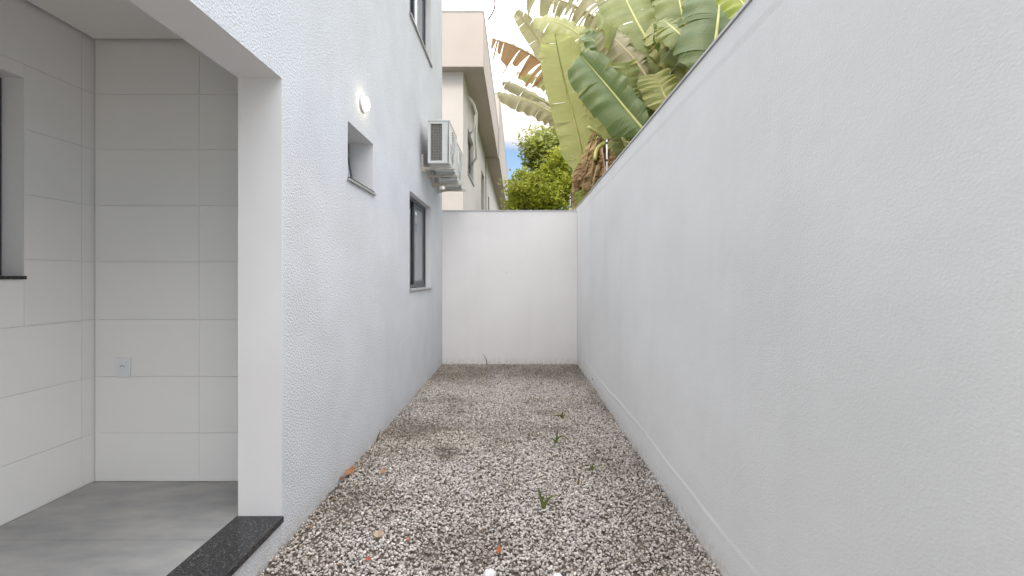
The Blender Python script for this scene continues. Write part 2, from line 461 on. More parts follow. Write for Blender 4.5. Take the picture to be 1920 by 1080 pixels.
MB().box(-8.22, XL + 0.02, HY - 0.02, YE + 0.02, ZEAVE + 0.002, ZEAVE + 0.05).build('roof', M['flash'], HOUSE)
mb = MB()
mb.box(-8.0, XL - WT - 0.001, HY + 0.2, YE - 0.2, 2.92, 3.15)
mb.build('floor_slab', M['plain'], HOUSE)
mb = MB()
mb.box(-8.0, XL - WT - 0.001, YB + 0.12, YE - 0.2, ZF - 0.25, ZF)
mb.build('inner_floor', M['plain'], HOUSE)

# porch: substrate walls, tiles, ceiling, floor
PW = (0.95, 2.386, CH - 0.006, CH + 1.05)         # porch window opening in the tiled side wall
TT = 0.008
v, f = holed(YO, YB + 0.12, 0.0, 2.92, [PW], lambda u, v_, d: (XT - TT - 0.14 * d, u, v_))
pw = obj('porch_wall', v, f, M['grout'], HOUSE)
pw.data.materials.append(M['jamb'])
for p in pw.data.polygons:
    if abs(p.normal.x) < 0.5: p.material_index = 1
MB().box(XT - TT, XL - WT, YB + TT, YB + 0.12, 0.0, 2.92).build('back_wall', M['grout'], HOUSE)
zrows = [ZF, CH - 0.948, CH - 0.603, CH - 0.254, CH + 0.098, CH + 0.44, CH + 0.782, CH + 1.121, ZC + 0.05]
G = 0.0007
tile_meshes = {}
def tile(parent, plane, a0, a1, z0, z1, r):
    w, h = round(a1 - a0, 3), round(z1 - z0, 3)
    if w < 0.01 or h < 0.01: return
    key = (plane, w, h)
    if key not in tile_meshes:
        if plane == 'Y': b = MB().box(-w / 2 + G, w / 2 - G, -TT, -0.0005, -h / 2 + G, h / 2 - G)
        else: b = MB().box(0.0005, TT, -w / 2 + G, w / 2 - G, -h / 2 + G, h / 2 - G)
        o = b.build('wall_tile', M['tile'], None, bevel=0.0007)
        tile_meshes[key] = o.data
    else:
        o = bpy.data.objects.new('wall_tile', tile_meshes[key]); COL.objects.link(o)
    o.parent = parent
    pos = Vector(((a0 + a1) / 2, YB + TT, (z0 + z1) / 2)) if plane == 'Y' else Vector((XT - TT, (a0 + a1) / 2, (z0 + z1) / 2))
    o.location = pos - worldloc(parent)
    o.rotation_euler = (r.uniform(-.0012, .0012), 0, r.uniform(-.0012, .0012))
rt = random.Random(9)
xj = [XT, XT + 0.642, XT + 1.132]
for k in range(len(zrows) - 1):
    for i in range(len(xj) - 1):
        tile(HOUSE, 'Y', xj[i] + (0 if i else TT), xj[i + 1], zrows[k], zrows[k + 1], rt)
yj = [YO, -1.14, -0.5, 0.14, 0.78, 1.42, 2.06, 2.70, YB + TT]
for k in range(len(zrows) - 1):
    for i in range(len(yj) - 1):
        a0, a1, z0, z1 = yj[i], yj[i + 1], zrows[k], zrows[k + 1]
        h = PW
        if a1 <= h[0] or a0 >= h[1] or z1 <= h[2] or z0 >= h[3]:
            tile(HOUSE, 'X', a0, a1, z0, z1, rt); continue
        if a0 < h[0]: tile(HOUSE, 'X', a0, h[0], z0, z1, rt)
        if a1 > h[1]: tile(HOUSE, 'X', h[1], a1, z0, z1, rt)
        b0, b1 = max(a0, h[0]), min(a1, h[1])
        if z0 < h[2]: tile(HOUSE, 'X', b0, b1, z0, h[2], rt)
        if z1 > h[3]: tile(HOUSE, 'X', b0, b1, h[3], z1, rt)
GP = 0.028                                        # shadow gap round the gypsum ceiling
MB().box(XT + GP, XL - WT - 0.004, YO + GP, YB - GP, ZC, ZC + 0.02).build('ceiling', M['gyps'], HOUSE)
MB().box(XT - TT, XL - WT - 0.002, YO, YB + TT, -0.2, ZF - 0.012).build('porch_slab', M['grout'], HOUSE)
ft = None
for y0, y1 in ((YO, -0.942), (-0.942, -0.322), (-0.322, 0.298), (0.298, 0.918), (0.918, 1.538), (1.538, 2.158), (2.158, YB)):
    g = 0.0012
    MB().box(XT + g, XL - WT - 0.008, y0 + g, y1 - g, ZF - 0.012, ZF - 0.001).build('floor_tile', M['floor'], HOUSE, bevel=0.0008)
MB().box(XL - WT - 0.006, XL + 0.012, YO + 0.052, YJ - 0.0015, ZF - 0.028, ZF + 0.003).build('threshold', M['granite'], HOUSE, bevel=0.002)

# windows of the house -----------------------------------------------------
def bars(b, x0, x1, y0, y1, z0, z1, w):           # a rectangular ring in a plane X = const
    b.box(x0, x1, y0, y0 + w, z0, z1); b.box(x0, x1, y1 - w, y1, z0, z1)
    b.box(x0, x1, y0 + w, y1 - w, z0, z0 + w); b.box(x0, x1, y0 + w, y1 - w, z1 - w, z1)

def sliding_window(o, sill_m, marks=False):
    y0, y1, z0, z1 = o
    xf = XL - 0.075                               # outer face of the frame
    b = MB(); e = 0.003
    bars(b, xf - 0.085, xf, y0 + e, y1 - e, z0 + e + 0.022, z1 - e, 0.035)
    win = b.build('window', M['frame'], HOUSE, bevel=0.002)
    ym = (y0 + y1) / 2
    for k, (a0, a1, xx) in enumerate(((y0 + 0.04, ym + 0.03, xf - 0.06), (ym - 0.03, y1 - 0.04, xf - 0.025))):
        s = MB(); bars(s, xx - 0.012, xx + 0.012, a0, a1, z0 + 0.062, z1 - 0.04, 0.05)
        s.build('sash', M['frame'], win, bevel=0.002)
        MB().box(xx - 0.003, xx + 0.003, a0 + 0.045, a1 - 0.045, z0 + 0.105, z1 - 0.085).build('pane', M['glass'], win)
    MB().box(XL - 0.18, XL + 0.022, y0 - 0.02, y1 + 0.03, z0 - 0.004, z0 + 0.02).build('sill', sill_m, win, bevel=0.002)
    if marks:
        xx = xf - 0.06 + 0.006
        MB().box(xx, xx + 0.001, ym - 0.20, ym - 0.07, z1 - 0.19, z1 - 0.13).build('sticker', M['paper'], win)
        xx = xf - 0.025 + 0.004
        MB().box(xx, xx + 0.001, ym + 0.05, ym + 0.16, z1 - 0.175, z1 - 0.135).build('sticker', M['paper'], win)
        s = MB()                                   # two hand drawn strokes on the glass
        s.tube([(xx, ym + 0.06, z1 - 0.30), (xx, ym + 0.035, z1 - 0.34), (xx, ym + 0.04, z1 - 0.39), (xx, ym + 0.065, z1 - 0.40)], 0.004, 5)
        s.tube([(xx, ym + 0.16, z1 - 0.29), (xx, ym + 0.12, z1 - 0.33), (xx, ym + 0.115, z1 - 0.37), (xx, ym + 0.14, z1 - 0.385)], 0.004, 5)
        s.build('handwriting', M['ink'], win)
    return win
sliding_window(w_low, M['greygranite'], True)
sliding_window(w_up, M['greygranite'])
# curtains of pale film behind the panes make the rooms read light, as in the photograph
for o in (w_low, w_up):
    b = MB(); n = 40
    y0, y1, z0, z1 = o
    for i in range(n + 1):
        yy = y0 - 0.2 + (y1 - y0 + 0.4) * i / n
        xx = XL - WT - 0.22 + 0.02 * math.sin(i * 1.9)
        b.v += [(xx, yy, z0 - 0.3), (xx, yy, z1 + 0.15)]
    b.f = [(2 * i, 2 * i + 2, 2 * i + 3, 2 * i + 1) for i in range(n)]
    b.build('curtain', M['plain'], HOUSE, smooth=True, fix=False)

# small awning window
y0, y1, z0, z1 = w_small
xf = XL - 0.205
b = MB(); bars(b, xf - 0.022, xf, y0 + 0.003, y1 - 0.003, z0 + 0.025, z1 - 0.003, 0.03)
sw = b.build('window', M['frame'], HOUSE, bevel=0.002)
ang = R(9)                                       # sash hinged at the top, bottom swung out
hz, hx = z1 - 0.035, xf
def swing(verts):
    out = []
    for (x, y, z) in verts:
        d, t = hz - z, x - hx
        out.append((hx + d * math.sin(ang) + t * math.cos(ang), y, hz - d * math.cos(ang) + t * math.sin(ang)))
    return out
b = MB(); bars(b, hx - 0.02, hx, y0 + 0.035, y1 - 0.035, z0 + 0.05, hz, 0.03); b.v = swing(b.v)
b.build('sash', M['frame'], sw)
b = MB().box(hx - 0.012, hx - 0.007, y0 + 0.062, y1 - 0.062, z0 + 0.078, hz - 0.028); b.v = swing(b.v)
b.build('pane', M['frosted'], sw)
MB().box(XL - 0.20, XL + 0.018, y0 - 0.015, y1 + 0.03, z0 - 0.006, z0 + 0.011).build('sill', M['greygranite'], sw, bevel=0.002)
MB().box(XL - 0.20, XL + 0.014, y0 + 0.002, y1 - 0.002, z0 + 0.0115, z0 + 0.022).build('sill_top', M['granite'], sw, bevel=0.002)
MB().box(XL - WT - 0.3, XL - WT - 0.28, y0 - 0.3, y1 + 0.3, z0 - 0.3, z1 + 0.3).build('curtain', M['plain'], HOUSE)

# porch window
y0, y1, z0, z1 = PW
b = MB(); xf = XT - TT - 0.105
bars(b, xf - 0.03, xf, y0 + 0.003, y1 - 0.003, z0 + 0.02, z1 - 0.003, 0.04)
b.box(xf - 0.03, xf, 1.64, 1.69, z0 + 0.06, z1 - 0.043)
pwin = b.build('window', M['frame'], HOUSE, bevel=0.002)
for a0, a1 in ((y0 + 0.043, 1.64), (1.69, y1 - 0.043)):
    MB().box(xf - 0.02, xf - 0.014, a0, a1, z0 + 0.06, z1 - 0.043).build('pane', M['glass'], pwin)
MB().box(xf - 0.02, XT + 0.012, y0 - 0.004, y1 + 0.004, z0 - 0.002, z0 + 0.016).build('sill', M['granite'], pwin, bevel=0.002)
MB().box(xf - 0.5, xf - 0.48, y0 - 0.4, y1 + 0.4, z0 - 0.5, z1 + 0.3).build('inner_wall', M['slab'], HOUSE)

# ------------------------------------------------------------------ boundary walls
bw = thing('boundary_wall', 'long white rendered boundary wall on the right of the gravel strip', 'wall', (XR + 0.08, 3, 0))
ZR, YR0, YR1 = CH + 1.155, -8.0, 22.0
MB().box(XR + 0.0035, XR + 0.155, YR0, YR1, -0.25, ZR - 0.012).build('wall_body', M['band'], bw)
rr = random.Random(21)
n = 220
ys = [YR0 + (YR1 - YR0) * i / n for i in range(n + 1)]
V, Fc = [], []
for i, y in enumerate(ys):
    zb = 0.205 + 0.012 * math.sin(y * 2.1) + 0.006 * math.sin(y * 7.3 + 1) + rr.uniform(-.005, .005)
    xo = XR + 0.0004 * math.sin(y * 3.3)
    lip = max(0, .5 + .5 * math.sin(y * 1.3 + 2) + .5 * math.sin(y * 3.1)) * .0028
    V += [(XR - .0012, y, -.2), (XR - .0012, y, zb - 0.03), (XR - .0014 - lip * .45, y, zb), (xo, y, zb + 0.022), (XR, y, 1.2), (XR, y, ZR - 0.15), (XR - 0.0022, y, ZR - 0.115), (XR - 0.0022, y, ZR - 0.014)]
for i in range(n):
    for k in range(7):
        Fc.append((i * 8 + k, i * 8 + k + 1, (i + 1) * 8 + k + 1, (i + 1) * 8 + k))
o = obj('render_coat', V, [q for q in Fc], M['render'], bw, smooth=False, fix=False)
bm = bmesh.new(); bm.from_mesh(o.data); bmesh.ops.recalc_face_normals(bm, faces=bm.faces)
if sum(fc.normal.x for fc in bm.faces) > 0: bmesh.ops.reverse_faces(bm, faces=bm.faces)
bm.to_mesh(o.data); bm.free()
MB().box(XR - 0.010, XR + 0.170, YR0, YR1, ZR - 0.010, ZR + 0.004).build('coping', M['flash'], bw, bevel=0.001)

ew = thing('boundary_wall', 'low white end wall closing the gravel strip', 'wall', ((XL + XR) / 2, YE + 0.07, 0))
ZEW = CH + 1.083
MB().box(XL + 0.002, XR - 0.001, YE, YE + 0.14, -0.25, ZEW).build('wall_body', M['endwall'], ew)
MB().box(XL + 0.003, XR - 0.011, YE - 0.012, YE + 0.152, ZEW + 0.001, ZEW + 0.016).build('coping', M['flash'], ew, bevel=0.001)
hp = P(950, 510, YE)
MB().lathe([(-0.002, 0.008), (0.003, 0.012), (0.01, 0.012)], (hp.x, YE - 0.002, hp.z), 'Y', 10).build('wall_spot', M['bracket'], ew)  # tiny spot on the wall face, modelled as a raised disc

# ------------------------------------------------------------------ gravel
rs = np.random.RandomState(5)
def vnoise(x, y, sc, seed):
    r_ = np.random.RandomState(seed); g = r_.rand(64, 64)
    x = x * sc + 31.3; y = y * sc + 17.7
    xi, yi = np.floor(x).astype(int), np.floor(y).astype(int)
    fx, fy = x - xi, y - yi
    fx = fx * fx * (3 - 2 * fx); fy = fy * fy * (3 - 2 * fy)
    a = g[xi % 64, yi % 64]; b = g[(xi + 1) % 64, yi % 64]; c = g[xi % 64, (yi + 1) % 64]; d = g[(xi + 1) % 64, (yi + 1) % 64]
    return (a * (1 - fx) + b * fx) * (1 - fy) + (c * (1 - fx) + d * fx) * fy

PATCH = [(770, 808, 60, 18, .9), (745, 850, 50, 10, .5), (835, 848, 30, 14, .9), (1060, 700, 130, 14, .8), (870, 698, 60, 14, .5),
         (880, 1010, 50, 22, .55), (800, 1040, 26, 14, .6), (1150, 870, 60, 22, .5), (1000, 775, 60, 10, .35), (690, 870, 40, 30, .5), (1180, 740, 30, 40, .4),
         (905, 1045, 20, 15, .6), (660, 940, 40, 30, .35), (1200, 950, 40, 40, .35)]
def dirt(x, y):
    d = 0.8 * np.clip(vnoise(x, y, 2.2, 1) * 1.3 - 0.58, 0, 1) + 0.9 * np.clip(vnoise(x, y, 6.0, 2) - 0.58, 0, 1) + .5 * np.clip(vnoise(x, y, 15.0, 22) - .66, 0, 1)
    for (px, py, rx, ry, s) in PATCH:
        Y = CH * F / (py - VY); X = (px - VX) / F * Y
        sx_ = rx / F * Y; sy_ = ry * Y * Y / (CH * F)
        d = d + s * np.exp(-(((x - X) / sx_) ** 2 + ((y - Y) / sy_) ** 2)) * (0.5 + 0.8 * vnoise(x, y, 9, 8))
    d = d + 0.40 * np.clip(1 - (x - XL) / 0.13, 0, 1) * vnoise(x, y, 4, 3) + 0.45 * np.clip(1 - (XR - x) / 0.16, 0, 1) * vnoise(x, y, 4, 4)
    d = d + 0.55 * np.clip((y - 6.2) / 1.0, 0, 1) * (.4 + .8 * vnoise(x, y, 5, 12))
    return np.clip(d, 0, 1)

ico = np.array([(0, 0, 1)] + [(math.cos(2 * math.pi * k / 5) * .894, math.sin(2 * math.pi * k / 5) * .894, .447) for k in range(5)]
               + [(math.cos(2 * math.pi * (k + .5) / 5) * .894, math.sin(2 * math.pi * (k + .5) / 5) * .894, -.447) for k in range(5)] + [(0, 0, -1)])
icf = [(0, 1 + k, 1 + (k + 1) % 5) for k in range(5)] + [(1 + k, 6 + k, 1 + (k + 1) % 5) for k in range(5)] \
    + [(1 + (k + 1) % 5, 6 + k, 6 + (k + 1) % 5) for k in range(5)] + [(11, 6 + (k + 1) % 5, 6 + k) for k in range(5)]
icf = np.array(icf)
def stones(name, n, y0, y1, r0, r1, zl, zh, seed):
    q = np.random.RandomState(seed)
    x = q.uniform(XL + 0.004, XR - 0.004, n); y = q.uniform(y0, y1, n)
    d = dirt(x, y)
    keep = q.rand(n) > d * 0.5
    x, y, d = x[keep], y[keep], d[keep]; n = len(x)
    r = r0 + (r1 - r0) * q.rand(n) ** 1.6
    scl = np.stack([r * q.uniform(.75, 1.35, n), r * q.uniform(.75, 1.2, n), r * q.uniform(.5, .95, n)], 1)
    a, t = q.uniform(0, 2 * math.pi, n), q.normal(0, .45, n)
    ca, sa, ct, st = np.cos(a), np.sin(a), np.cos(t), np.sin(t)
    v = ico[None] * q.uniform(.72, 1.18, (n, 12, 1)) * scl[:, None, :]
    vy = v[..., 1] * ct[:, None] - v[..., 2] * st[:, None]; vz = v[..., 1] * st[:, None] + v[..., 2] * ct[:, None]
    vx = v[..., 0] * ca[:, None] - vy * sa[:, None]; vy = v[..., 0] * sa[:, None] + vy * ca[:, None]
    z = q.uniform(zl, zh, n)
    vx = np.clip(vx + x[:, None], XL + 0.0005, XR + 0.004)
    co = np.stack([vx, np.minimum(vy + y[:, None], YE - 0.0005), vz + z[:, None]], 2).reshape(-1, 3)
    tri = (icf[None] + 12 * np.arange(n)[:, None, None]).reshape(-1, 3)
    me = bpy.data.meshes.new(name)
    me.vertices.add(len(co)); me.vertices.foreach_set('co', co.ravel())
    me.loops.add(tri.size); me.loops.foreach_set('vertex_index', tri.ravel().astype(np.int32))
    me.polygons.add(len(tri)); me.polygons.foreach_set('loop_start', np.arange(0, tri.size, 3, dtype=np.int32))
    me.update(calc_edges=True)
    b = q.normal(0.54, 0.11, n) + (q.rand(n) < .10) * q.uniform(-.30, -.1, n) + (q.rand(n) < .08) * .14
    b = np.clip(b * (1 - 0.42 * d), .05, .78)
    warm = np.clip(vnoise(x, y, 1.6, 6) + q.normal(0, .22, n), 0, 1) * .8 + d * .5
    c = np.stack([b * (1.055 + .05 * warm), b * (.97 + .0 * warm), b * (.915 - .10 * warm), np.ones(n)], 1)
    at = me.attributes.new('tint', 'FLOAT_COLOR', 'POINT')
    at.data.foreach_set('color', np.repeat(c, 12, 0).astype(np.float32).ravel())
    me.materials.append(M['stone'])
    o = bpy.data.objects.new(name, me); COL.objects.link(o)
    return o
g = stones('gravel', 105000, 1.5, YE, 0.0040, 0.0100, -0.007, 0.005, 5)
g['kind'] = 'stuff'; g['label'] = 'pale crushed stone gravel covering the strip between the walls'

# ------------------------------------------------------------------ neighbouring houses
def neighbour(label, ya, yb, xw, xo, z_low, z_eave, z_top, wins, pillar=False):
    h = thing('neighbour_house', label, 'house', ((xw - 8) / 2, ya, 0))
    holes = [w for w in wins]
    v, f = holed(ya, yb, z_low, z_eave, holes, lambda u, v_, d: (xw - 0.2 * d, u, v_))
    obj('wall', v, f, M['facade'], h)
    MB().box(-9, xw - 0.2, ya, ya + 0.2, z_low, z_eave).build('gable_wall', M['facade'], h)
    MB().box(-9, xw - 0.2, yb - 0.2, yb, z_low, z_eave).build('gable_wall', M['facade'], h)
    MB().box(-9, xo, ya - 0.25, yb + 0.25, z_eave + 0.002, z_top).build('eave', M['cream'], h)
    MB().box(-9, xo + 0.012, ya - 0.262, yb + 0.262, z_top + 0.001, z_top + 0.03).build('coping', M['flash'], h)
    for (a0, a1, c0, c1) in wins:
        s = MB(); bars(s, xw - 0.14, xw - 0.09, a0 + .003, a1 - .003, c0 + .003, c1 - .003, 0.05)
        s.box(xw - 0.13, xw - 0.10, (a0 + a1) / 2 - .03, (a0 + a1) / 2 + .03, c0 + .053, c1 - .053)
        wn = s.build('window', M['frame'], h)
        MB().box(xw - 0.118, xw - 0.112, a0 + .05, a1 - .05, c0 + .05, c1 - .05).build('pane', M['glass'], wn)
        MB().box(xw - 0.08, xw + 0.03, a0 - .03, a1 + .04, c0 - 0.035, c0 - 0.001).build('sill', M['greygranite'], wn)
        MB().box(xw - 0.6, xw - 0.58, a0 - .4, a1 + .4, c0 - .4, c1 + .3).build('curtain', M['plain'], h)
    return h
nh = neighbour('cream topped two storey house directly behind the low end wall', 10.2, 17.2, XL, -0.755, -0.2, 6.02, 7.22,
               [(11.16, 12.64, 3.98, 5.1), (15.3, 16.6, 3.8, 5.06)])
b = MB()
pp = [P(875, 181, 11.15), P(882, 186, 11.2), P(889, 197, 11.3), P(893, 212, 11.4), P(893, 232, 11.5), P(892, 262, 11.6), P(893, 296, 11.9), P(886, 306, 12.7)]
b.tube(pp, 0.032, 8)
b.build('conduit', M['pipe'], nh, smooth=True)
b = MB()
b.tube([P(891, 215, 11.4), P(890, 232, 11.45), P(886, 245, 11.5), P(881, 252, 11.6)], 0.026, 8)
b.build('conduit', M['pipe'], nh, smooth=True)
neighbour('farther taller house of the row whose parapet shows past the cream one', 17.75, 33, XL, -0.72, -0.2, 6.0, 8.5,
          [(18.7, 19.6, 3.6, 4.8), (22.5, 23.6, 3.6, 4.8)])

# ------------------------------------------------------------------ wall lamp, socket
lp = P(679, 195, 3.59)
lamp = thing('wall_lamp', 'small round lit lamp on the white stucco wall above the small window', 'lamp', (XL, lp.y, lp.z))
MB().lathe([(0.0, 0.058), (0.018, 0.060), (0.022, 0.054)], (XL + 0.0005, lp.y, lp.z), 'X', 28).build('base', M['white_pl'], lamp, smooth=False)
MB().lathe([(0.0225, 0.053), (0.034, 0.053), (0.044, 0.046), (0.051, 0.032), (0.054, 0.012)], (XL, lp.y, lp.z), 'X', 28).build('diffuser', M['lamp'], lamp, smooth=True)

oc = P(232, 689, YB)
sk = thing('wall_socket', 'white power socket on the tiled back wall of the porch', 'socket', (oc.x, YB, oc.z))
b = MB().box(oc.x - .046, oc.x + .046, YB - .009, YB - .0015, oc.z - .058, oc.z + .058)
b.build('plate', M['white_pl'], sk, bevel=0.002)
b = MB().box(oc.x - .023, oc.x + .023, YB - .0115, YB - .0092, oc.z - .012, oc.z + .040)
b.build('socket_insert', M['white_pl'], sk, bevel=0.001)
b = MB()
for dx, dz in ((-.010, .010), (0, .015), (.010, .010)):
    b.lathe([(-.0008, .0033), (0.0, .0033)], (oc.x + dx, YB - .0118, oc.z + dz), 'Y', 10)
b.build('pin_hole', M['hole'], sk)

# ------------------------------------------------------------------ air conditioners
def condenser(y0, label, z0):
    w, d, h = 0.69, 0.262, 0.54
    x0 = XL + 0.105; x1 = x0 + d; y1 = y0 + w; z1 = z0 + h
    a = thing('air_conditioner', label, 'air conditioner', (x0 + d / 2, y0 + w / 2, z0), 'air conditioner units on the stucco wall')
    # casing: shell with an opened near side where the coil shows
    b = MB()
    t = 0.012
    b.box(x0, x1, y1 - t, y1, z0, z1 - .02)                              # far side
    b.box(x0 + t, x1 - t, y0 + t, y1 - t, z0, z0 + t)                    # base pan
    b.box(x1 - .085, x1, y0, y0 + t, z0, z1 - .02)                        # near side, front cheek
    b.box(x0, x0 + .035, y0, y0 + t, z0, z1 - .02)                       # near side, rear post
    b.box(x0 + .035, x1 - .085, y0, y0 + t, z0, z0 + .03)
    b.box(x0 + .035, x1 - .085, y0, y0 + t, z1 - .05, z1 - .02)
    body = b.build('casing', M['ac'], a, bevel=0.002)
    v, f = holed(y0, y1, z0, z1 - .02, [], lambda u, v_, d_: (x1 + .006 - .018 * d_, u, v_))
    obj('front_panel', v, f, M['ac'], a, bevel=0.004)
    MB().box(x0 - .004, x1 + .010, y0 - .005, y1 + .005, z1 - .0195, z1).build('top_cover', M['ac'], a, bevel=0.005)
    b = MB().box(x0 + .02, x1 - .075, y0 + .03, y0 + .05, z0 + .02, z1 - .03)
    b.box(x0 + .012, x0 + .03, y0 + .05, y1 - .02, z0 + .02, z1 - .03)
    cg = b.build('coil', M['coil'], a)
    b = MB()                                                              # wire guard over the coil
    for k in range(24):
        z = z0 + .04 + k * .0195
        b.box(x0 + .034, x1 - .084, y0 + .004, y0 + .007, z - .001, z + .001)
    for k in range(6):
        x = x0 + .046 + k * .022
        b.box(x - .0011, x + .0011, y0 + .0075, y0 + .010, z0 + .03, z1 - .05)
    b.build('coil_guard', M['wire'], a)
    c = (x1 + .008, y0 + .30, z0 + h / 2 - .005)                          # fan grille in front
    b = MB()
    for rr_ in (.03, .06, .09, .12, .15, .18, .21):
        pts = [(c[0], c[1] + rr_ * math.cos(q * math.pi / 14), c[2] + rr_ * math.sin(q * math.pi / 14)) for q in range(29)]
        b.tube(pts, .004, 5, cap=False)
    for k in range(8):
        q = k * math.pi / 4
        b.tube([(c[0] + .003, c[1] + .02 * math.cos(q), c[2] + .02 * math.sin(q)), (c[0] + .003, c[1] + .215 * math.cos(q), c[2] + .215 * math.sin(q))], .003, 5)
    b.build('fan_grille', M['ac'], a)
    MB().lathe([(-.001, .20), (.0, .20)], (c[0] - .0005, c[1], c[2]), 'X', 28).build('fan_opening', M['coil'], a)
    for yy in (y0 + .13, y1 - .13):
        MB().box(x0 + .01, x1 + .004, yy - .025, yy + .025, z0 - .022, z0 - .001).build('foot', M['ac'], a, bevel=0.003)
    MB().box(x0 + .05, x0 + .15, y1 + .001, y1 + .03, z0 + .05, z0 + .20).build('valve_cover', M['ac'], a, bevel=0.004)
    return a

def bracket(y, z, label):
    o = thing('wall_bracket', label, 'bracket', (XL, y, z), 'brackets under the air conditioners')
    b = MB(); t = 0.019
    b.box(XL + .001, XL + .026, y - t, y + t, z - .055, z + .16)
    b.build('wall_plate', M['bracket'], o, bevel=0.002)
    b = MB().box(XL + .0265, XL + .43, y - t, y + t, z - .028, z - .001)
    b.build('arm', M['bracket'], o, bevel=0.002)
    pr = [(XL + .0268, z - .055), (XL + .0268, z - .0285), (XL + .16, z - .0285), (XL + .085, z - .040)]
    v = [(x, y + s * .003, zz) for s in (-1, 1) for x, zz in pr]
    obj('gusset', v, [(0, 1, 2, 3), (7, 6, 5, 4)] + [(i, (i + 1) % 4, 4 + (i + 1) % 4, 4 + i) for i in range(4)], M['bracket'], o)
    b = MB()
    for k in range(4):
        b.box(XL + .0262, XL + .0268, y - .005, y + .005, z + .035 + k * .03, z + .050 + k * .03)
    b.build('slot', M['hole'], o)
    return o
ZA = CH + 1.435
condenser(5.68, 'nearer of two white air conditioners, its dark coil side facing the viewer', ZA)
condenser(6.42, 'farther white air conditioner, next to the house corner above the end wall', ZA - .055)
bracket(5.81, ZA - .023, 'cream bracket nearest the viewer, under the near end of the nearer air conditioner')
bracket(6.24, ZA - .023, 'second cream bracket, under the far end of the nearer air conditioner')
bracket(6.55, ZA - .078, 'third cream bracket, under the near end of the farther air conditioner')
bracket(6.98, ZA - .078, 'last cream bracket beside the house corner, under the farther air conditioner')

# ------------------------------------------------------------------ electric fence posts on the walls
def fence_post(x, y, z0, z1, label, nins):
    o = thing('fence_post', label, 'fence post', (x, y, z0), 'electric fence rods on the boundary walls')
    MB().tube([(x, y, z0), (x, y, z1)], 0.0075, 8).build('rod', M['pipe'], o, smooth=True)
    MB().box(x - .02, x + .02, y - .012, y + .012, z0 - .004, z0 + .05).build('clamp', M['bracket'], o, bevel=.002)
    for k in range(nins):
        z = z1 - .04 - k * (z1 - z0 - .1) / max(nins - 1, 1)
        MB().lathe([(-.014, .006), (-.008, .014), (0, .009), (.008, .014), (.014, .006)], (x, y, z), 'Z', 10).build('insulator', M['hole'], o)
    return o
p1 = P(1137, 323, 5.55)
fence_post(1.085, 5.55, ZR + 0.005, P(1137, 262, 5.55).z, 'thin white electric fence rod standing against the dry banana stem', 3)
fence_post(0.86, 7.46, ZEW + 0.017, P(1070, 370, 7.46).z + .02, 'short white electric fence rod on the low end wall', 2)
b = MB()
for z in (P(1137, 262, 5.55).z - .04, P(1137, 262, 5.55).z - .21, P(1137, 262, 5.55).z - .37):
    pts = [(1.085, 5.55 - 5.3 + k * .53, z - 0.02 * math.sin(math.pi * k / 10)) for k in range(11)]
    b.tube(pts, 0.0009, 4)
tag(b.build('fence_wire', M['flash'], None), 'thin electric fence wires strung above the boundary wall coping', 'wire')

# ------------------------------------------------------------------ banana plants
def catmull(pts, n):
    pts = [Vector(p) for p in pts]
    e = [2 * pts[0] - pts[1]] + pts + [2 * pts[-1] - pts[-2]]
    dense = []
    for i in range(1, len(e) - 2):
        for k in range(12):
            t = k / 12
            p0, p1_, p2, p3 = e[i - 1], e[i], e[i + 1], e[i + 2]
            dense.append(0.5 * ((2 * p1_) + (p2 - p0) * t + (2 * p0 - 5 * p1_ + 4 * p2 - p3) * t * t + (3 * p1_ - p0 - 3 * p2 + p3) * t ** 3))
    dense.append(pts[-1])
    s = [0.0]
    for a, b_ in zip(dense, dense[1:]): s.append(s[-1] + (b_ - a).length)
    out, j = [], 0
    for i in range(n + 1):
        d = s[-1] * i / n
        while j < len(s) - 2 and s[j + 1] < d: j += 1
        q = (d - s[j]) / max(s[j + 1] - s[j], 1e-9)
        out.append(dense[j].lerp(dense[j + 1], min(max(q, 0), 1)))
    return out, s[-1]

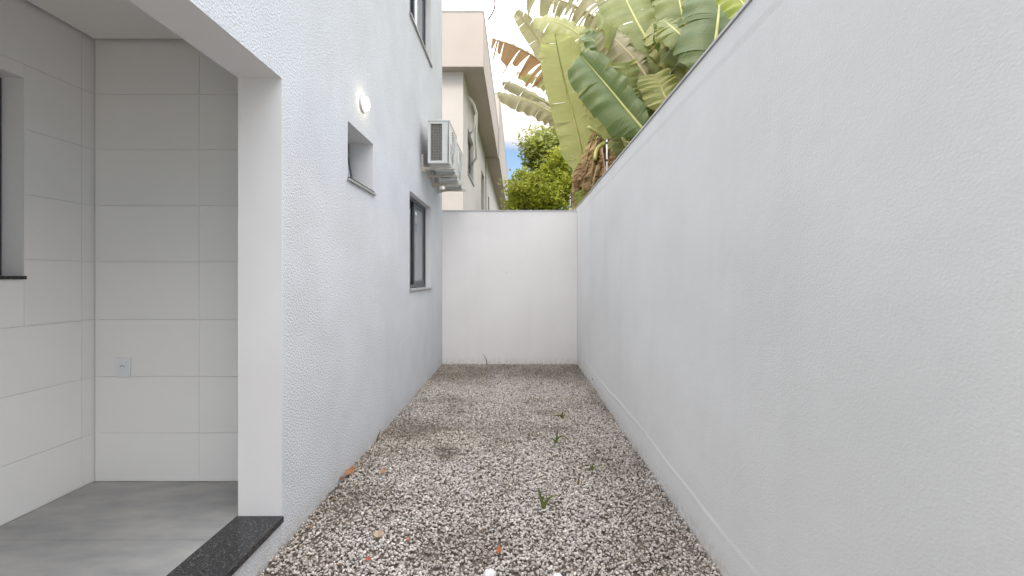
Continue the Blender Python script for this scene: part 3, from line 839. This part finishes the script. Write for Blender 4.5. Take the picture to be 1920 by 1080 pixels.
LEAVES = []
def banana_leaf(plant, pts, width, m, rib_m, hint=(0, -1, .4), fold=.25, droop=.25, tear=.25, gap=.12, seed=0, petiole=0.0,
                blunt=.16, asym=(1, 1), name='leaf', ripple=.015):
    """pts run from the base of the blade to its tip; petiole is extra ctrl points before it"""
    r = random.Random(seed)
    n = 44
    line, length = catmull(pts, n)
    hint = Vector(hint).normalized()
    fr = []
    for i in range(n + 1):
        t = (line[min(i + 1, n)] - line[max(i - 1, 0)]).normalized()
        s = t.cross(hint)
        if s.length < 1e-3: s = t.cross(Vector((1, 0, 0)))
        s.normalize(); nn = s.cross(t).normalized()
        fr.append((t, s, nn))
    def prof(t):
        if t < petiole: return 0.0
        t = (t - petiole) / (1 - petiole)
        a = min(1, (t / .16)) ** .6
        b_ = 1.0 if t < 1 - blunt * 2 else math.sqrt(max(0, 1 - ((t - (1 - blunt * 2)) / (blunt * 2)) ** 2.4))
        return max(a * b_ * (1 - .12 * abs(t - .4)), 0.0)
    V, Fc, UV = [], [], []
    C = 5
    for side in (-1, 1):
        i = 0
        while i < n:
            if r.random() < tear: step = r.choice((1, 2, 2, 3))
            else: step = r.choice((4, 6, 9, 12))
            i1 = min(n, i + step)
            fq, ph, am = r.uniform(.5, 1.3), r.uniform(0, 6.3), ripple * r.uniform(.4, 1.8)
            dr = droop * r.uniform(.6, 1.5) + (r.uniform(0, .5) * tear)
            slip = r.uniform(-.25, .25) * tear
            cut = r.uniform(1 - .55 * tear, 1.0)
            base = len(V); m_ = i1 - i
            for j in range(i, i1 + 1):
                t, s, nn = fr[j]; w = width / 2 * prof(j / n) * asym[0 if side < 0 else 1] * cut
                q = (j - i) / max(m_, 1)
                for c in range(C + 1):
                    u = c / C
                    pull = (0.5 - q) * gap * tear * 2.2 * u * (length * m_ / n)
                    off = w * u
                    sag = -dr * u * u * w * 1.3 + fold * u * w * (1 - u * .3) + am * math.sin(j * fq + ph) * u * (.5 + u)
                    p = line[j] + s * (side * off * math.sqrt(max(.1, 1 - (fold * .5) ** 2))) + nn * sag + t * (pull + slip * u * w + .28 * u * w) + Vector((0, 0, -dr * .35 * u * u * w))
                    V.append(p); UV.append((j / n * length, .5 + side * u * .5))
            for j in range(m_):
                for c in range(C):
                    a = base + j * (C + 1) + c
                    Fc.append((a, a + 1, a + C + 2, a + C + 1))
            i = i1
    off = worldloc(plant)
    me = bpy.data.meshes.new(name)
    me.from_pydata([tuple(p - off) for p in V], [], Fc)
    ul = me.uv_layers.new(name='UVMap')
    for lp_ in me.loops: ul.data[lp_.index].uv = (UV[lp_.vertex_index][0] / 2.2, UV[lp_.vertex_index][1])
    me.polygons.foreach_set('use_smooth', [True] * len(me.polygons))
    me.materials.append(m)
    o = bpy.data.objects.new(name, me); COL.objects.link(o); o.parent = plant
    b_ = MB()
    k = [line[j] - fr[j][2] * .004 for j in range(0, n + 1, 2)]
    rw = 0.012 + 0.022 * min(1, length / 2.0) * min(1, width / .6)
    rad = [max(.003, rw * (1 - .85 * (j / n))) for j in range(0, n + 1, 2)]
    b_.tube(k, rad, 7)
    b_.build('midrib', rib_m, o, smooth=True)
    return o

def plant(label, x, y, zc, lean=(0, 0), r0=.13, r1=.08, m='stem_g'):
    o = thing('banana_plant', label, 'banana plant', (x, y, -0.06), 'banana plants beyond the boundary wall')
    b = MB(); pts, rad = [], []
    for k in range(13):
        t = k / 12
        pts.append((x + lean[0] * t * t, y + lean[1] * t * t, -0.06 + (zc + .06) * t)); rad.append(r0 + (r1 - r0) * t)
    b.tube(pts, rad, 14); b.build('stem', M[m], o, smooth=True)
    return o
PA = plant('banana plant with a thick brown stem wrapped in dry hanging leaves', 1.62, 8.0, 3.78, (.0, 0), .23, .17, 'stem')
PB = plant('banana plant with one big pale leaf standing upright beside the dry stem', 1.42, 8.9, 3.0)
PC = plant('banana plant with a broad dark leaf slanting across above the wall', 1.98, 6.5, 3.3)
PD = plant('banana plant with two thick pale midribs rising out of the picture', 2.45, 6.3, 3.6)
PE = plant('banana plant nearest the viewer with deep green and lime leaves by the coping', 2.7, 5.4, 3.6)
PF = plant('banana plant farthest back with leaves reaching left against the sky', 1.35, 10.6, 4.0)
PG = plant('banana plant with old faded leaves in the middle of the clump', 2.3, 8.3, 4.0)
CR = {PA: Vector((1.62, 8.0, 3.7)), PB: Vector((1.42, 8.9, 3.0)), PC: Vector((1.98, 6.5, 3.3)), PD: Vector((2.45, 6.3, 3.6)),
      PE: Vector((2.7, 5.4, 3.6)), PF: Vector((1.35, 10.6, 4.0)), PG: Vector((2.3, 8.3, 4.0))}

def LF(plant_, px, width, m, rib='rib', stalk=True, **k):
    pts = [P(*q) for q in px]
    o = banana_leaf(plant_, pts, width, M[m], M[rib], **k)
    if stalk:                                     # leaf stalk down to the crown of its plant
        c = CR[plant_]; a = pts[0]; d = (pts[0] - pts[1]).normalized()
        mid = a + d * (c - a).length * .45
        b = MB(); ln, _ = catmull([a, mid * .6 + (a + c) * .2, c], 10)
        b.tube(ln, [.017 + .0012 * i for i in range(11)], 8); b.build('leaf_stalk', M[rib], plant_, smooth=True)
    return o
# leaves read from the photograph
LF(PB, [(1100, 335, 8.7), (1082, 245, 8.5), (1060, 160, 8.3), (1046, 95, 8.0), (1040, 62, 7.8)], .80, 'leaf_p', hint=(-.35, -1, .1), fold=.16, droop=.16, tear=.09, seed=41, ripple=.022, blunt=.12)
LF(PC, [(1212, 250, 6.2), (1180, 212, 6.2), (1140, 163, 6.25), (1088, 102, 6.4)], .74, 'leaf_d', hint=(-.45, -.8, .35), fold=.75, droop=.3, tear=.08, seed=2, asym=(1.05, .75), blunt=.15)
LF(PD, [(1254, 145, 6.6), (1228, 98, 6.6), (1195, 42, 6.7), (1150, -50, 7.0)], .80, 'leaf_g', hint=(-.1, -1, .25), fold=.12, droop=.2, tear=.12, seed=3)
LF(PD, [(1302, 130, 6.2), (1292, 80, 6.2), (1278, 20, 6.3), (1262, -60, 6.5)], .72, 'leaf_g', hint=(-.1, -1, .2), fold=.10, droop=.25, tear=.3, seed=4)
LF(PC, [(1180, 190, 6.45), (1176, 150, 6.4), (1172, 116, 6.35)], .42, 'leaf_g', hint=(.1, -1, .1), fold=.1, droop=.1, tear=.15, seed=5, blunt=.08)
LF(PD, [(1256, 200, 6.2), (1242, 170, 6.2), (1229, 138, 6.2)], .56, 'leaf_p', hint=(0, -1, .2), fold=.15, droop=.15, tear=.12, seed=6, blunt=.07)
LF(PG, [(1216, 150, 6.5), (1192, 115, 6.5), (1160, 80, 6.55), (1128, 55, 6.7)], .50, 'leaf_o', 'rib_o', hint=(-.2, -1, .3), fold=.1, droop=.35, tear=.3, seed=7)
LF(PF, [(1052, 140, 9.7), (1028, 105, 9.6), (1000, 60, 9.5), (968, 20, 9.3)], .42, 'leaf_o', 'rib', hint=(-.3, -1, .3), fold=.2, droop=.3, tear=.15, seed=8, blunt=.2)
LF(PG, [(1120, 105, 8.5), (1085, 65, 8.5), (1045, 42, 8.6), (1003, 34, 8.8)], .52, 'leaf_p', hint=(-.1, -1, .4), fold=.15, droop=.3, tear=.1, seed=9)
LF(PF, [(1048, 148, 10.0), (1010, 112, 10.0), (965, 86, 9.9), (922, 72, 9.8)], .95, 'leaf_r', 'rib_o', hint=(.0, -1, .2), fold=.05, droop=.35, tear=.9, gap=.16, seed=10, asym=(1.0, .22), blunt=.25)
LF(PF, [(1052, 180, 10.4), (1020, 152, 10.4), (990, 140, 10.4), (968, 136, 10.4)], .34, 'leaf_p', hint=(0, -1, .4), fold=.2, droop=.5, tear=.4, seed=11)
LF(PF, [(1050, 205, 10.8), (1010, 185, 10.8), (975, 165, 10.9), (942, 153, 11)], .36, 'leaf_o', hint=(0, -1, .4), fold=.2, droop=.4, tear=.1, seed=12, blunt=.2)
LF(PF, [(1066, 245, 10.0), (1035, 212, 10.0), (990, 190, 10.0), (933, 174, 10.0)], .46, 'leaf_o', hint=(0, -.9, .5), fold=.2, droop=.4, tear=.1, seed=13, blunt=.2)
LF(PG, [(1165, 85, 8.9), (1110, 30, 9.0), (1050, 0, 9.1), (985, -14, 9.2)], .66, 'leaf_o', 'rib_o', hint=(0, -1, .3), fold=.05, droop=.6, tear=.9, gap=.2, seed=14)
LF(PG, [(1178, 75, 8.4), (1145, 30, 8.5), (1105, -8, 8.6), (1060, -40, 8.7)], .8, 'leaf_o', 'rib_o', hint=(0, -1, .3), fold=.05, droop=.4, tear=.8, gap=.2, seed=15)
LF(PC, [(1160, 140, 7.5), (1140, 108, 7.5), (1118, 80, 7.5), (1098, 64, 7.6)], .40, 'leaf_d', hint=(-.1, -1, .4), fold=.25, droop=.1, tear=.06, seed=16)
LF(PE, [(1332, 150, 5.7), (1340, 90, 5.7), (1348, 20, 5.8), (1352, -60, 6.0)], .95, 'leaf_d', hint=(-.1, -1, .2), fold=.12, droop=.25, tear=.25, seed=17)
LF(PE, [(1428, 60, 5.2), (1405, 22, 5.2), (1380, -10, 5.3), (1350, -50, 5.4)], .40, 'leaf_y', hint=(-.2, -1, .2), fold=.2, droop=.2, tear=.1, seed=18)
LF(PE, [(1352, 125, 5.8), (1349, 98, 5.8), (1338, 62, 5.8)], .36, 'leaf_y', hint=(-.2, -1, .2), fold=.15, droop=.3, tear=.1, seed=19)
LF(PA, [(1108, 400, 7.75), (1094, 380, 7.7), (1084, 358, 7.7)], .22, 'leaf_y', stalk=False, hint=(-.2, -1, .2), fold=.2, droop=.2, tear=.05, seed=20)
LF(PC, [(1176, 310, 7.6), (1173, 275, 7.6), (1165, 235, 7.6)], .36, 'leaf_p', hint=(-.1, -1, .1), fold=.1, droop=.15, tear=.1, seed=21)
LF(PD, [(1275, 230, 7.2), (1245, 165, 7.3), (1215, 110, 7.4), (1200, 50, 7.5)], .8, 'leaf_g', hint=(0, -1, .2), fold=.1, droop=.3, tear=.3, seed=22)
LF(PC, [(1130, 225, 8.1), (1118, 195, 8.1), (1100, 170, 8.2)], .4, 'leaf_p', hint=(0, -1, .2), fold=.1, droop=.3, tear=.3, seed=23)
LF(PA, [(1148, 245, 8.2), (1140, 215, 8.2), (1126, 190, 8.3)], .4, 'leaf_g', hint=(0, -1, .2), fold=.1, droop=.4, tear=.5, seed=24)
# the rest of the clump behind them
rl = random.Random(77)
kinds = ['leaf_g', 'leaf_g', 'leaf_d', 'leaf_p', 'leaf_o', 'leaf_g', 'leaf_p']
for i in range(34):
    pl = rl.choice((PG, PG, PD, PE, PA, PC))
    bx = rl.uniform(1110, 1340); by = 390 - (bx - 1085) * 1.2 - rl.uniform(0, 110)
    if by < -20: continue
    Y = rl.uniform(7.8, 10.2) if bx < 1230 else rl.uniform(6.6, 9)
    ln = rl.uniform(110, 190); an = R(rl.uniform(-48, 22))
    tip = (bx + ln * math.sin(an), by - ln * math.cos(an))
    if tip[0] < 1075: continue
    md = ((bx + tip[0]) / 2 + rl.uniform(-12, 12), (by + tip[1]) / 2 - rl.uniform(0, 22))
    LF(pl, [(bx, by, Y), (md[0], md[1], Y + rl.uniform(-.2, .2)), (tip[0], tip[1], Y + rl.uniform(-.6, .4))], rl.uniform(.5, .8), rl.choice(kinds),
       hint=(rl.uniform(-.5, .3), -1, rl.uniform(0, .6)), fold=rl.uniform(.05, .3), droop=rl.uniform(.1, .5), tear=rl.choice((.1, .2, .3, .6)), seed=100 + i)
for i in range(44):                                # smaller broken leaves nearer the wall
    pl = rl.choice((PC, PD, PD, PE, PA))
    bx = rl.uniform(1150, 1370); by = 395 - (bx - 1085) * 1.2 + rl.uniform(-75, 25)
    Y = rl.uniform(6.5, 7.4) if bx < 1290 else rl.uniform(6.0, 6.7)
    ln = rl.uniform(75, 130); an = R(rl.uniform(-55, 30)); tip = (bx + ln * math.sin(an), by - ln * math.cos(an))
    LF(pl, [(bx, by, Y), ((bx + tip[0]) / 2 + rl.uniform(-9, 9), (by + tip[1]) / 2 - rl.uniform(0, 10), Y + rl.uniform(-.1, .1)), (tip[0], tip[1], Y + rl.uniform(-.3, .3))],
       rl.uniform(.34, .55), rl.choice(kinds), hint=(rl.uniform(-.5, .4), -1, rl.uniform(0, .5)), fold=rl.uniform(.05, .2), droop=rl.uniform(.05, .22), ripple=.008,
       tear=rl.choice((.1, .3, .5, .7)), blunt=rl.choice((.06, .1, .2)), seed=200 + i)
# dry leaves hanging round the brown stem
for i in range(50):
    a = rl.uniform(-3.2, .1); z = rl.uniform(2.9, 3.8)
    s = Vector((1.62 + .18 * math.cos(a), 8.0 + .18 * math.sin(a), z))
    o1 = s + Vector((.22 * math.cos(a) + rl.uniform(-.1, .1), .2 * math.sin(a), rl.uniform(.0, .16)))
    o2 = s + Vector((.30 * math.cos(a) + rl.uniform(-.15, .1), .28 * math.sin(a), -rl.uniform(.35, .6)))
    o3 = o2 + Vector((rl.uniform(-.1, .1), 0, -rl.uniform(.2, .5)))
    banana_leaf(PA, [s, o1, o2, o3], rl.uniform(.10, .26), M['leaf_b'], M['rib_o'], hint=(rl.uniform(-.6, .6), -1, rl.uniform(-.3, .6)), fold=.4, droop=.8,
                tear=.8, gap=.2, seed=300 + i, name='dry_leaf', ripple=.03)
for i in range(7):                                 # brown thatch above it
    s = P(1150 + rl.uniform(-18, 18), 250 + rl.uniform(-40, 10), 8.05)
    banana_leaf(PA, [s, s + Vector((rl.uniform(-.1, .1), -.05, -.25)), s + Vector((rl.uniform(-.15, .15), -.06, -.65))], rl.uniform(.08, .2), M['leaf_b'], M['rib_o'],
                hint=(rl.uniform(-.6, .6), -1, .2), fold=.4, droop=.7, tear=.8, gap=.2, seed=340 + i, name='dry_leaf', ripple=.03)
for (a, b_, c) in (((1142, 262), (1125, 252), (1102, 238)), ((1144, 262), (1132, 244), (1130, 238)), ((1148, 262), (1146, 240), (1150, 225)),
                   ((1136, 268), (1120, 280), (1116, 300))):
    bb = MB(); ln, _ = catmull([P(*a, 7.72), P(*b_, 7.66), P(*c, 7.6)], 8)
    bb.tube(ln, [.05 - .0028 * i for i in range(9)], 8); bb.build('cut_stalk', M['rib'], PA, smooth=True)

# ------------------------------------------------------------------ trees behind
def leaf_cloud(name, lobes, n, size, m, parent, seed, clump=.16):
    """lobes: (center, radii). leaf sized folded quads gathered in clumps inside them"""
    q = np.random.RandomState(seed)
    vol = np.array([a[1][0] * a[1][1] * a[1][2] for a in lobes]) ** .67; vol = vol / vol.sum()
    cl = max(8, n // 22)
    pick = q.choice(len(lobes), cl, p=vol)
    C = np.array([tuple(a[0]) for a in lobes])[pick]; Rr = np.array([a[1] for a in lobes])[pick]
    d = q.normal(size=(cl, 3)); d /= np.linalg.norm(d, axis=1)[:, None]
    rad = q.rand(cl) ** .42 * (1 + .24 * q.normal(size=cl))
    cc_ = C + d * Rr * rad[:, None]
    k = q.randint(0, cl, n)
    pos = cc_[k] + q.normal(0, clump, (n, 3)) * np.array([1, 1, .75])
    nr = q.normal(size=(n, 3)) + np.array([-.3, -.5, .9]); nr /= np.linalg.norm(nr, axis=1)[:, None]
    t = q.normal(size=(n, 3)); t -= nr * (t * nr).sum(1)[:, None]; t /= np.linalg.norm(t, axis=1)[:, None]
    s = np.cross(nr, t); sz = size * q.uniform(.6, 1.3, n)[:, None]
    v = np.stack([pos - t * sz, pos + s * sz * .42 - nr * sz * .12, pos + t * sz - nr * sz * .2, pos - s * sz * .42 - nr * sz * .12], 1).reshape(-1, 3)
    v -= np.array(worldloc(parent))
    me = bpy.data.meshes.new(name)
    me.vertices.add(len(v)); me.vertices.foreach_set('co', v.ravel())
    li = np.arange(len(v), dtype=np.int32)
    me.loops.add(len(v)); me.loops.foreach_set('vertex_index', li)
    me.polygons.add(n); me.polygons.foreach_set('loop_start', np.arange(0, len(v), 4, dtype=np.int32))
    me.update(calc_edges=True)
    sh = np.clip(q.rand(cl)[k] * .7 + q.rand(n) * .3, 0, 1)
    at = me.attributes.new('shade', 'FLOAT', 'POINT'); at.data.foreach_set('value', np.repeat(sh, 4).astype(np.float32))
    me.materials.append(m)
    o = bpy.data.objects.new(name, me); COL.objects.link(o); o.parent = parent
    return o
def limb(b, p0, p1, r0, r1, rnd, n=6):
    p0, p1 = Vector(p0), Vector(p1); pts = []
    for k in range(n + 1):
        t = k / n
        pts.append(p0.lerp(p1, t) + Vector((rnd.uniform(-1, 1), rnd.uniform(-1, 1), 0)) * (p1 - p0).length * .035 * (0 if k in (0,) else 1))
    b.tube(pts, [r0 + (r1 - r0) * k / n for k in range(n + 1)], 8)
def tree(name, label, base, lobes, n, size, m, seed, r0, clump=.16):
    o = thing(name, label, 'tree', base); rnd = random.Random(seed)
    b = MB(); top = Vector(lobes[0][0])
    fork = Vector(base).lerp(top, .5)
    limb(b, base, fork, r0, r0 * .7, rnd)
    b.build('trunk', M['bark'], o, smooth=True)
    for c, rd in lobes:
        lb = MB(); limb(lb, fork, c, r0 * .5, r0 * .12, rnd)
        for k in range(4):
            e = Vector(c) + Vector((rnd.uniform(-1, 1) * rd[0], rnd.uniform(-1, 1) * rd[1], rnd.uniform(-.6, 1) * rd[2])) * .8
            limb(lb, Vector(fork).lerp(Vector(c), .7), e, r0 * .16, r0 * .04, rnd, 4)
        lb.build('limb', M['bark'], o, smooth=True)
    leaf_cloud('crown', lobes, n, size, m, o, seed, clump)
    return o
def LB(px, py, Y, rx, ry):                        # lobe given by its place and size in the photograph
    return (P(px, py, Y), (rx / F * Y, (rx + ry) / 2 / F * Y, ry / F * Y))
tree('leafy_tree', 'leafy mid green tree standing left of the banana leaves', (P(1048, 500, 16).x, 16.3, -.06),
     [LB(1030, 275, 16, 38, 30), LB(1000, 280, 15.8, 22, 22), LB(1045, 330, 16, 34, 45), LB(1012, 305, 16, 26, 18), LB(1060, 250, 16.2, 22, 30), LB(1095, 290, 17, 40, 70), LB(1150, 260, 17.5, 60, 70), LB(1112, 350, 16.5, 36, 50)], 27000, .085, M['tree_a'], 3, .17, .17)
tree('vine_tree', 'bright yellow green bushy tree low above the end wall', (P(1000, 500, 14).x, 14.2, -.06),
     [LB(985, 362, 14, 32, 34), LB(1015, 372, 14, 34, 44), LB(1045, 365, 13.6, 26, 45), LB(966, 378, 14, 16, 26), LB(957, 352, 14.2, 9, 10), LB(1000, 334, 14.1, 14, 10), LB(978, 326, 14.2, 8, 8), LB(1052, 300, 13.8, 20, 22), LB(1078, 345, 13.6, 12, 30), LB(1030, 318, 14, 16, 14), LB(1062, 330, 13.8, 16, 22)], 15000, .062, M['tree_b'], 5, .12, .12)
tree('hazy_tree', 'pale distant tree just beside the far house parapet', (P(955, 500, 40).x, 40, -.06),
     [LB(956, 366, 40, 9, 22), LB(962, 384, 40, 9, 20)], 3500, .16, M['tree_c'], 7, .25, .3)
# dark post-like bare trunk between the tree and the dry banana stem
bt = thing('tree_stump', 'dark bare vine covered trunk rising between the tree and the dry banana stem', 'tree', (P(1076, 480, 11).x, 11, -.06))
bb = MB(); bb.tube([(P(1076, 480, 11).x, 11, -.06), P(1078, 410, 11), P(1074, 372, 11), P(1079, 345, 11), P(1074, 310, 11)], [.12, .11, .09, .07, .03], 10)
bb.build('trunk', M['bark'], bt, smooth=True)

# bare twigs hanging into the sky from the leaves above
tw = MB()
ln, _ = catmull([P(990, -60, 8.8), P(950, -50, 8.8), P(928, -20, 8.8), P(928, 10, 8.8), P(923, 25, 8.8), P(915, 37, 8.8)], 24)
tw.tube(ln, [.024 - .0005 * i for i in range(25)], 6)
o = tw.build('dry_twig', M['twig'], None, smooth=True)
tag(o, 'longer dark bare twig dangling into the white sky from above', 'twig')
tw = MB()
ln, _ = catmull([P(985, -50, 8.7), P(950, -25, 8.7), P(937, 0, 8.7), P(931, 11, 8.7)], 16)
tw.tube(ln, [.008 - .0004 * i for i in range(24)], 6)
tag(tw.build('dry_twig', M['twig'], None, smooth=True), 'shorter bare twig tip beside the longer one at the top edge', 'twig')

# ------------------------------------------------------------------ small things on the gravel
def G0(px, py, z=.008):
    Y = (CH - z) * F / (py - VY)
    return Vector(((px - VX) / F * Y, Y, z))
def weed(px, py, label, blades, m='blade'):
    c = G0(px, py); px_m = c.y / F
    o = thing('weed', label, 'weed', c - Vector((0, 0, .012)), 'weeds growing through the gravel')
    r = random.Random(int(px * 7 + py))
    for pts, w in blades:                         # pts: (dx, dy up) in photo pixels
        yy = 0.0
        ln = []
        for k, (dx, dy) in enumerate(pts):
            ln.append(c + Vector((dx * px_m, yy, dy * px_m))); yy += r.uniform(-.02, .02)
        ln, _ = catmull([c - Vector((0, 0, .012))] + ln, 12)
        V, Fc = [], []
        for i, p in enumerate(ln):
            t = i / 12; ww = w * px_m * .5 * (1 - t ** 2.2) + .0004
            tt = (ln[min(i + 1, 12)] - ln[max(i - 1, 0)]).normalized()
            s = tt.cross(Vector((0, -1, .2))).normalized()
            V += [p - s * ww, p + Vector((0, ww * .5, 0)), p + s * ww]
        for i in range(12):
            for k in range(2): Fc.append((i * 3 + k, i * 3 + k + 1, (i + 1) * 3 + k + 1, (i + 1) * 3 + k))
        obj('blade', V, Fc, M[m], o, smooth=True, fix=False)
    return o
weed(1019, 952, 'greenest weed with upright forked blades, nearest the viewer on the gravel',
     [([(-3, 12), (-8, 28), (-12, 40)], 5), ([(-1, 10), (-5, 22), (-8, 34)], 4), ([(2, 8), (8, 16), (16, 22), (30, 21)], 5), ([(4, 6), (9, 14), (12, 20)], 4)])
weed(1043, 830, 'weed with one tall blade and one arching sideways, in mid gravel',
     [([(1, 8), (2, 18), (3, 28)], 4), ([(3, 8), (10, 13), (20, 10), (27, 4)], 3), ([(-4, 4), (-8, 8), (-14, 9)], 3)], 'blade')
weed(1054, 783, 'tiny dark weed farther back on the gravel', [([(0, 6), (1, 13)], 4), ([(3, 4), (6, 7)], 3), ([(-3, 3), (-10, 5), (-20, 4)], 3)], 'blade_dry')
weed(1110, 880, 'small yellowish weed tuft toward the right wall', [([(-2, 6), (-5, 12)], 3), ([(1, 7), (3, 13)], 3), ([(3, 4), (9, 8)], 3)], 'blade')
weed(1083, 908, 'short brown dry blade standing in the gravel', [([(2, 7), (5, 16)], 4)], 'blade_dry')
weed(913, 684, 'thin dry stalk standing at the foot of the end wall', [([(-1, 8), (-4, 15), (-8, 22)], 1.6)], 'blade_dry')
weed(706, 826, 'dark grass blade leaning at the foot of the stucco wall', [([(3, 8), (6, 16), (7, 22)], 3)], 'blade_dry')
weed(533, 1010, 'short pale stalk beside the end of the granite threshold', [([(0, 6), (-1, 14), (0, 20)], 2.4)], 'blade_dry')

def fallen(px, py, w, h, col, label, seed, curl=.5):
    c = G0(px, py, .014); r = random.Random(seed); k = c.y / F
    m = mottled('fallen leaf ' + str(seed), col, tuple(x * .6 for x in col), 60, 0.7)
    nu, nv = 8, 5; V, Fc = [], []
    a = r.uniform(-.4, .4)
    for i in range(nu + 1):
        t = i / nu - .5
        ww = (math.cos(t * math.pi) ** .7 if abs(t) < .5 else 0) * (1 + .25 * r.uniform(-1, 1))
        for j in range(nv + 1):
            s = (j / nv - .5) * ww
            x = t * w * k * .85; z = s * h * k * .7; y = s * h * k * 1.0
            zz = z * .55 + curl * k * w * (.35 * (s * s) * 2 + .5 * t * t) + r.uniform(-.001, .001)
            V.append(c + Vector((x * math.cos(a) - y * math.sin(a), x * math.sin(a) + y * math.cos(a), zz + h * k * .18)))
    for i in range(nu):
        for j in range(nv):
            b = i * (nv + 1) + j; Fc.append((b, b + 1, b + nv + 2, b + nv + 1))
    o = obj('fallen_leaf', [v - c for v in V], Fc, m, None, smooth=True, fix=False); o.location = c
    return tag(o, label, 'leaf', 'fallen leaves on the gravel')
fallen(656, 889, 22, 20, (.36, .17, .08), 'crumpled orange brown leaf at the foot of the stucco wall', 1, .8)
fallen(641, 899, 12, 8, (.16, .08, .04), 'dark brown shred next to the orange leaf by the stucco wall', 6, .6)
fallen(718, 886, 13, 12, (.40, .22, .12), 'small orange leaf on the gravel right of the wall corner leaf', 2, .7)
fallen(710, 1005, 28, 14, (.46, .35, .25), 'pale tan dry leaf in the front left gravel', 3, .4)
fallen(936, 1034, 12, 14, (.42, .12, .05), 'bright red orange leaf in the front middle of the gravel', 4, .5)
fallen(691, 1050, 13, 9, (.34, .11, .06), 'small dark red leaf near the front left gravel edge', 5, .6)
fallen(764, 1012, 10, 7, (.44, .20, .14), 'tiny pinkish leaf scrap right of the tan leaf', 7, .5)

def rock(px, py, rx, rz, label, seed):
    c = G0(px, py, .012); k = c.y / F; r = np.random.RandomState(seed)
    bm = bmesh.new(); bmesh.ops.create_icosphere(bm, subdivisions=3, radius=1)
    for v in bm.verts:
        q = v.co; d = 1 + .12 * math.sin(q.x * 4 + seed) * math.cos(q.y * 3) + .07 * math.sin(q.z * 6 + q.x * 5)
        v.co = Vector((q.x * rx * k * d, q.y * rx * k * .9 * d, q.z * rz * k * d))
    me = bpy.data.meshes.new('stone'); bm.to_mesh(me); bm.free()
    me.polygons.foreach_set('use_smooth', [True] * len(me.polygons)); me.materials.append(M['whitestone'])
    o = bpy.data.objects.new('white_stone', me); COL.objects.link(o); o.location = c
    return tag(o, label, 'stone', 'white stones at the front of the gravel')
rock(918, 1080, 14, 12, 'larger white stone at the very front of the gravel', 2)
rock(1045, 1084, 9, 8, 'smaller greyish white stone at the front edge right of the larger one', 5)

def twig(px0, py0, px1, py1, label, r=.003):
    a, b = G0(px0, py0, .016), G0(px1, py1, .018)
    bb = MB(); ln, _ = catmull([a, a.lerp(b, .45) + Vector((.01, 0, .008)), b], 8)
    bb.tube(ln, [r * (1 - .06 * i) for i in range(9)], 6)
    return tag(bb.build('twig', M['twig'], None, smooth=True), label, 'twig', 'twigs on the gravel')
twig(622, 922, 652, 905, 'dark twig lying along the foot of the stucco wall below the orange leaf', .004)
twig(1100, 868, 1082, 872, 'short dark twig on the gravel toward the right wall')
twig(905, 757, 925, 752, 'dark twig far back in the middle of the gravel')
bug = P(1112, 711, (XR) * F / (1112 - VX))  # tiny dark bug-like bit low on the wall, modelled as a bent stub
bb = MB().tube([(XR - .002, bug.y, bug.z - .012), (XR - .012, bug.y - .004, bug.z), (XR - .006, bug.y - .012, bug.z + .016)], [.004, .005, .002], 7)
tag(bb.build('dark_stub', M['twig'], None, smooth=True), 'tiny dark stub sticking out low on the right boundary wall', 'stub')

q = np.random.RandomState(31)                      # small brown shreds blown against the edges
V, Fc = [], []
for i in range(170):
    e = q.rand()
    x = XL + .01 + abs(q.normal(0, .10)) if e < .45 else XR - .01 - abs(q.normal(0, .09)) if e < .65 else q.uniform(XL + .05, XR - .05)
    y = q.uniform(1.9, YE - .05); z = .009 + q.rand() * .004
    l, w, a = q.uniform(.006, .022), q.uniform(.002, .006), q.uniform(0, math.pi)
    d = Vector((math.cos(a) * l, math.sin(a) * l, q.uniform(-.003, .004))); n_ = Vector((-math.sin(a) * w, math.cos(a) * w, q.uniform(-.002, .003)))
    c = Vector((x, y, z)); b0 = len(V)
    V += [c - d, c + n_ - d * .2, c + d, c - n_ + d * .1, c + Vector((0, 0, .003))]
    Fc += [(b0, b0 + 4, b0 + 1), (b0 + 1, b0 + 4, b0 + 2), (b0 + 2, b0 + 4, b0 + 3), (b0 + 3, b0 + 4, b0)]
o = obj('leaf_litter', V, Fc, mottled('brown leaf shreds', (.16, .10, .055), (.30, .19, .10), 6, .85), None, fix=False, kind='stuff')
o['label'] = 'scattered small brown leaf shreds on the gravel'
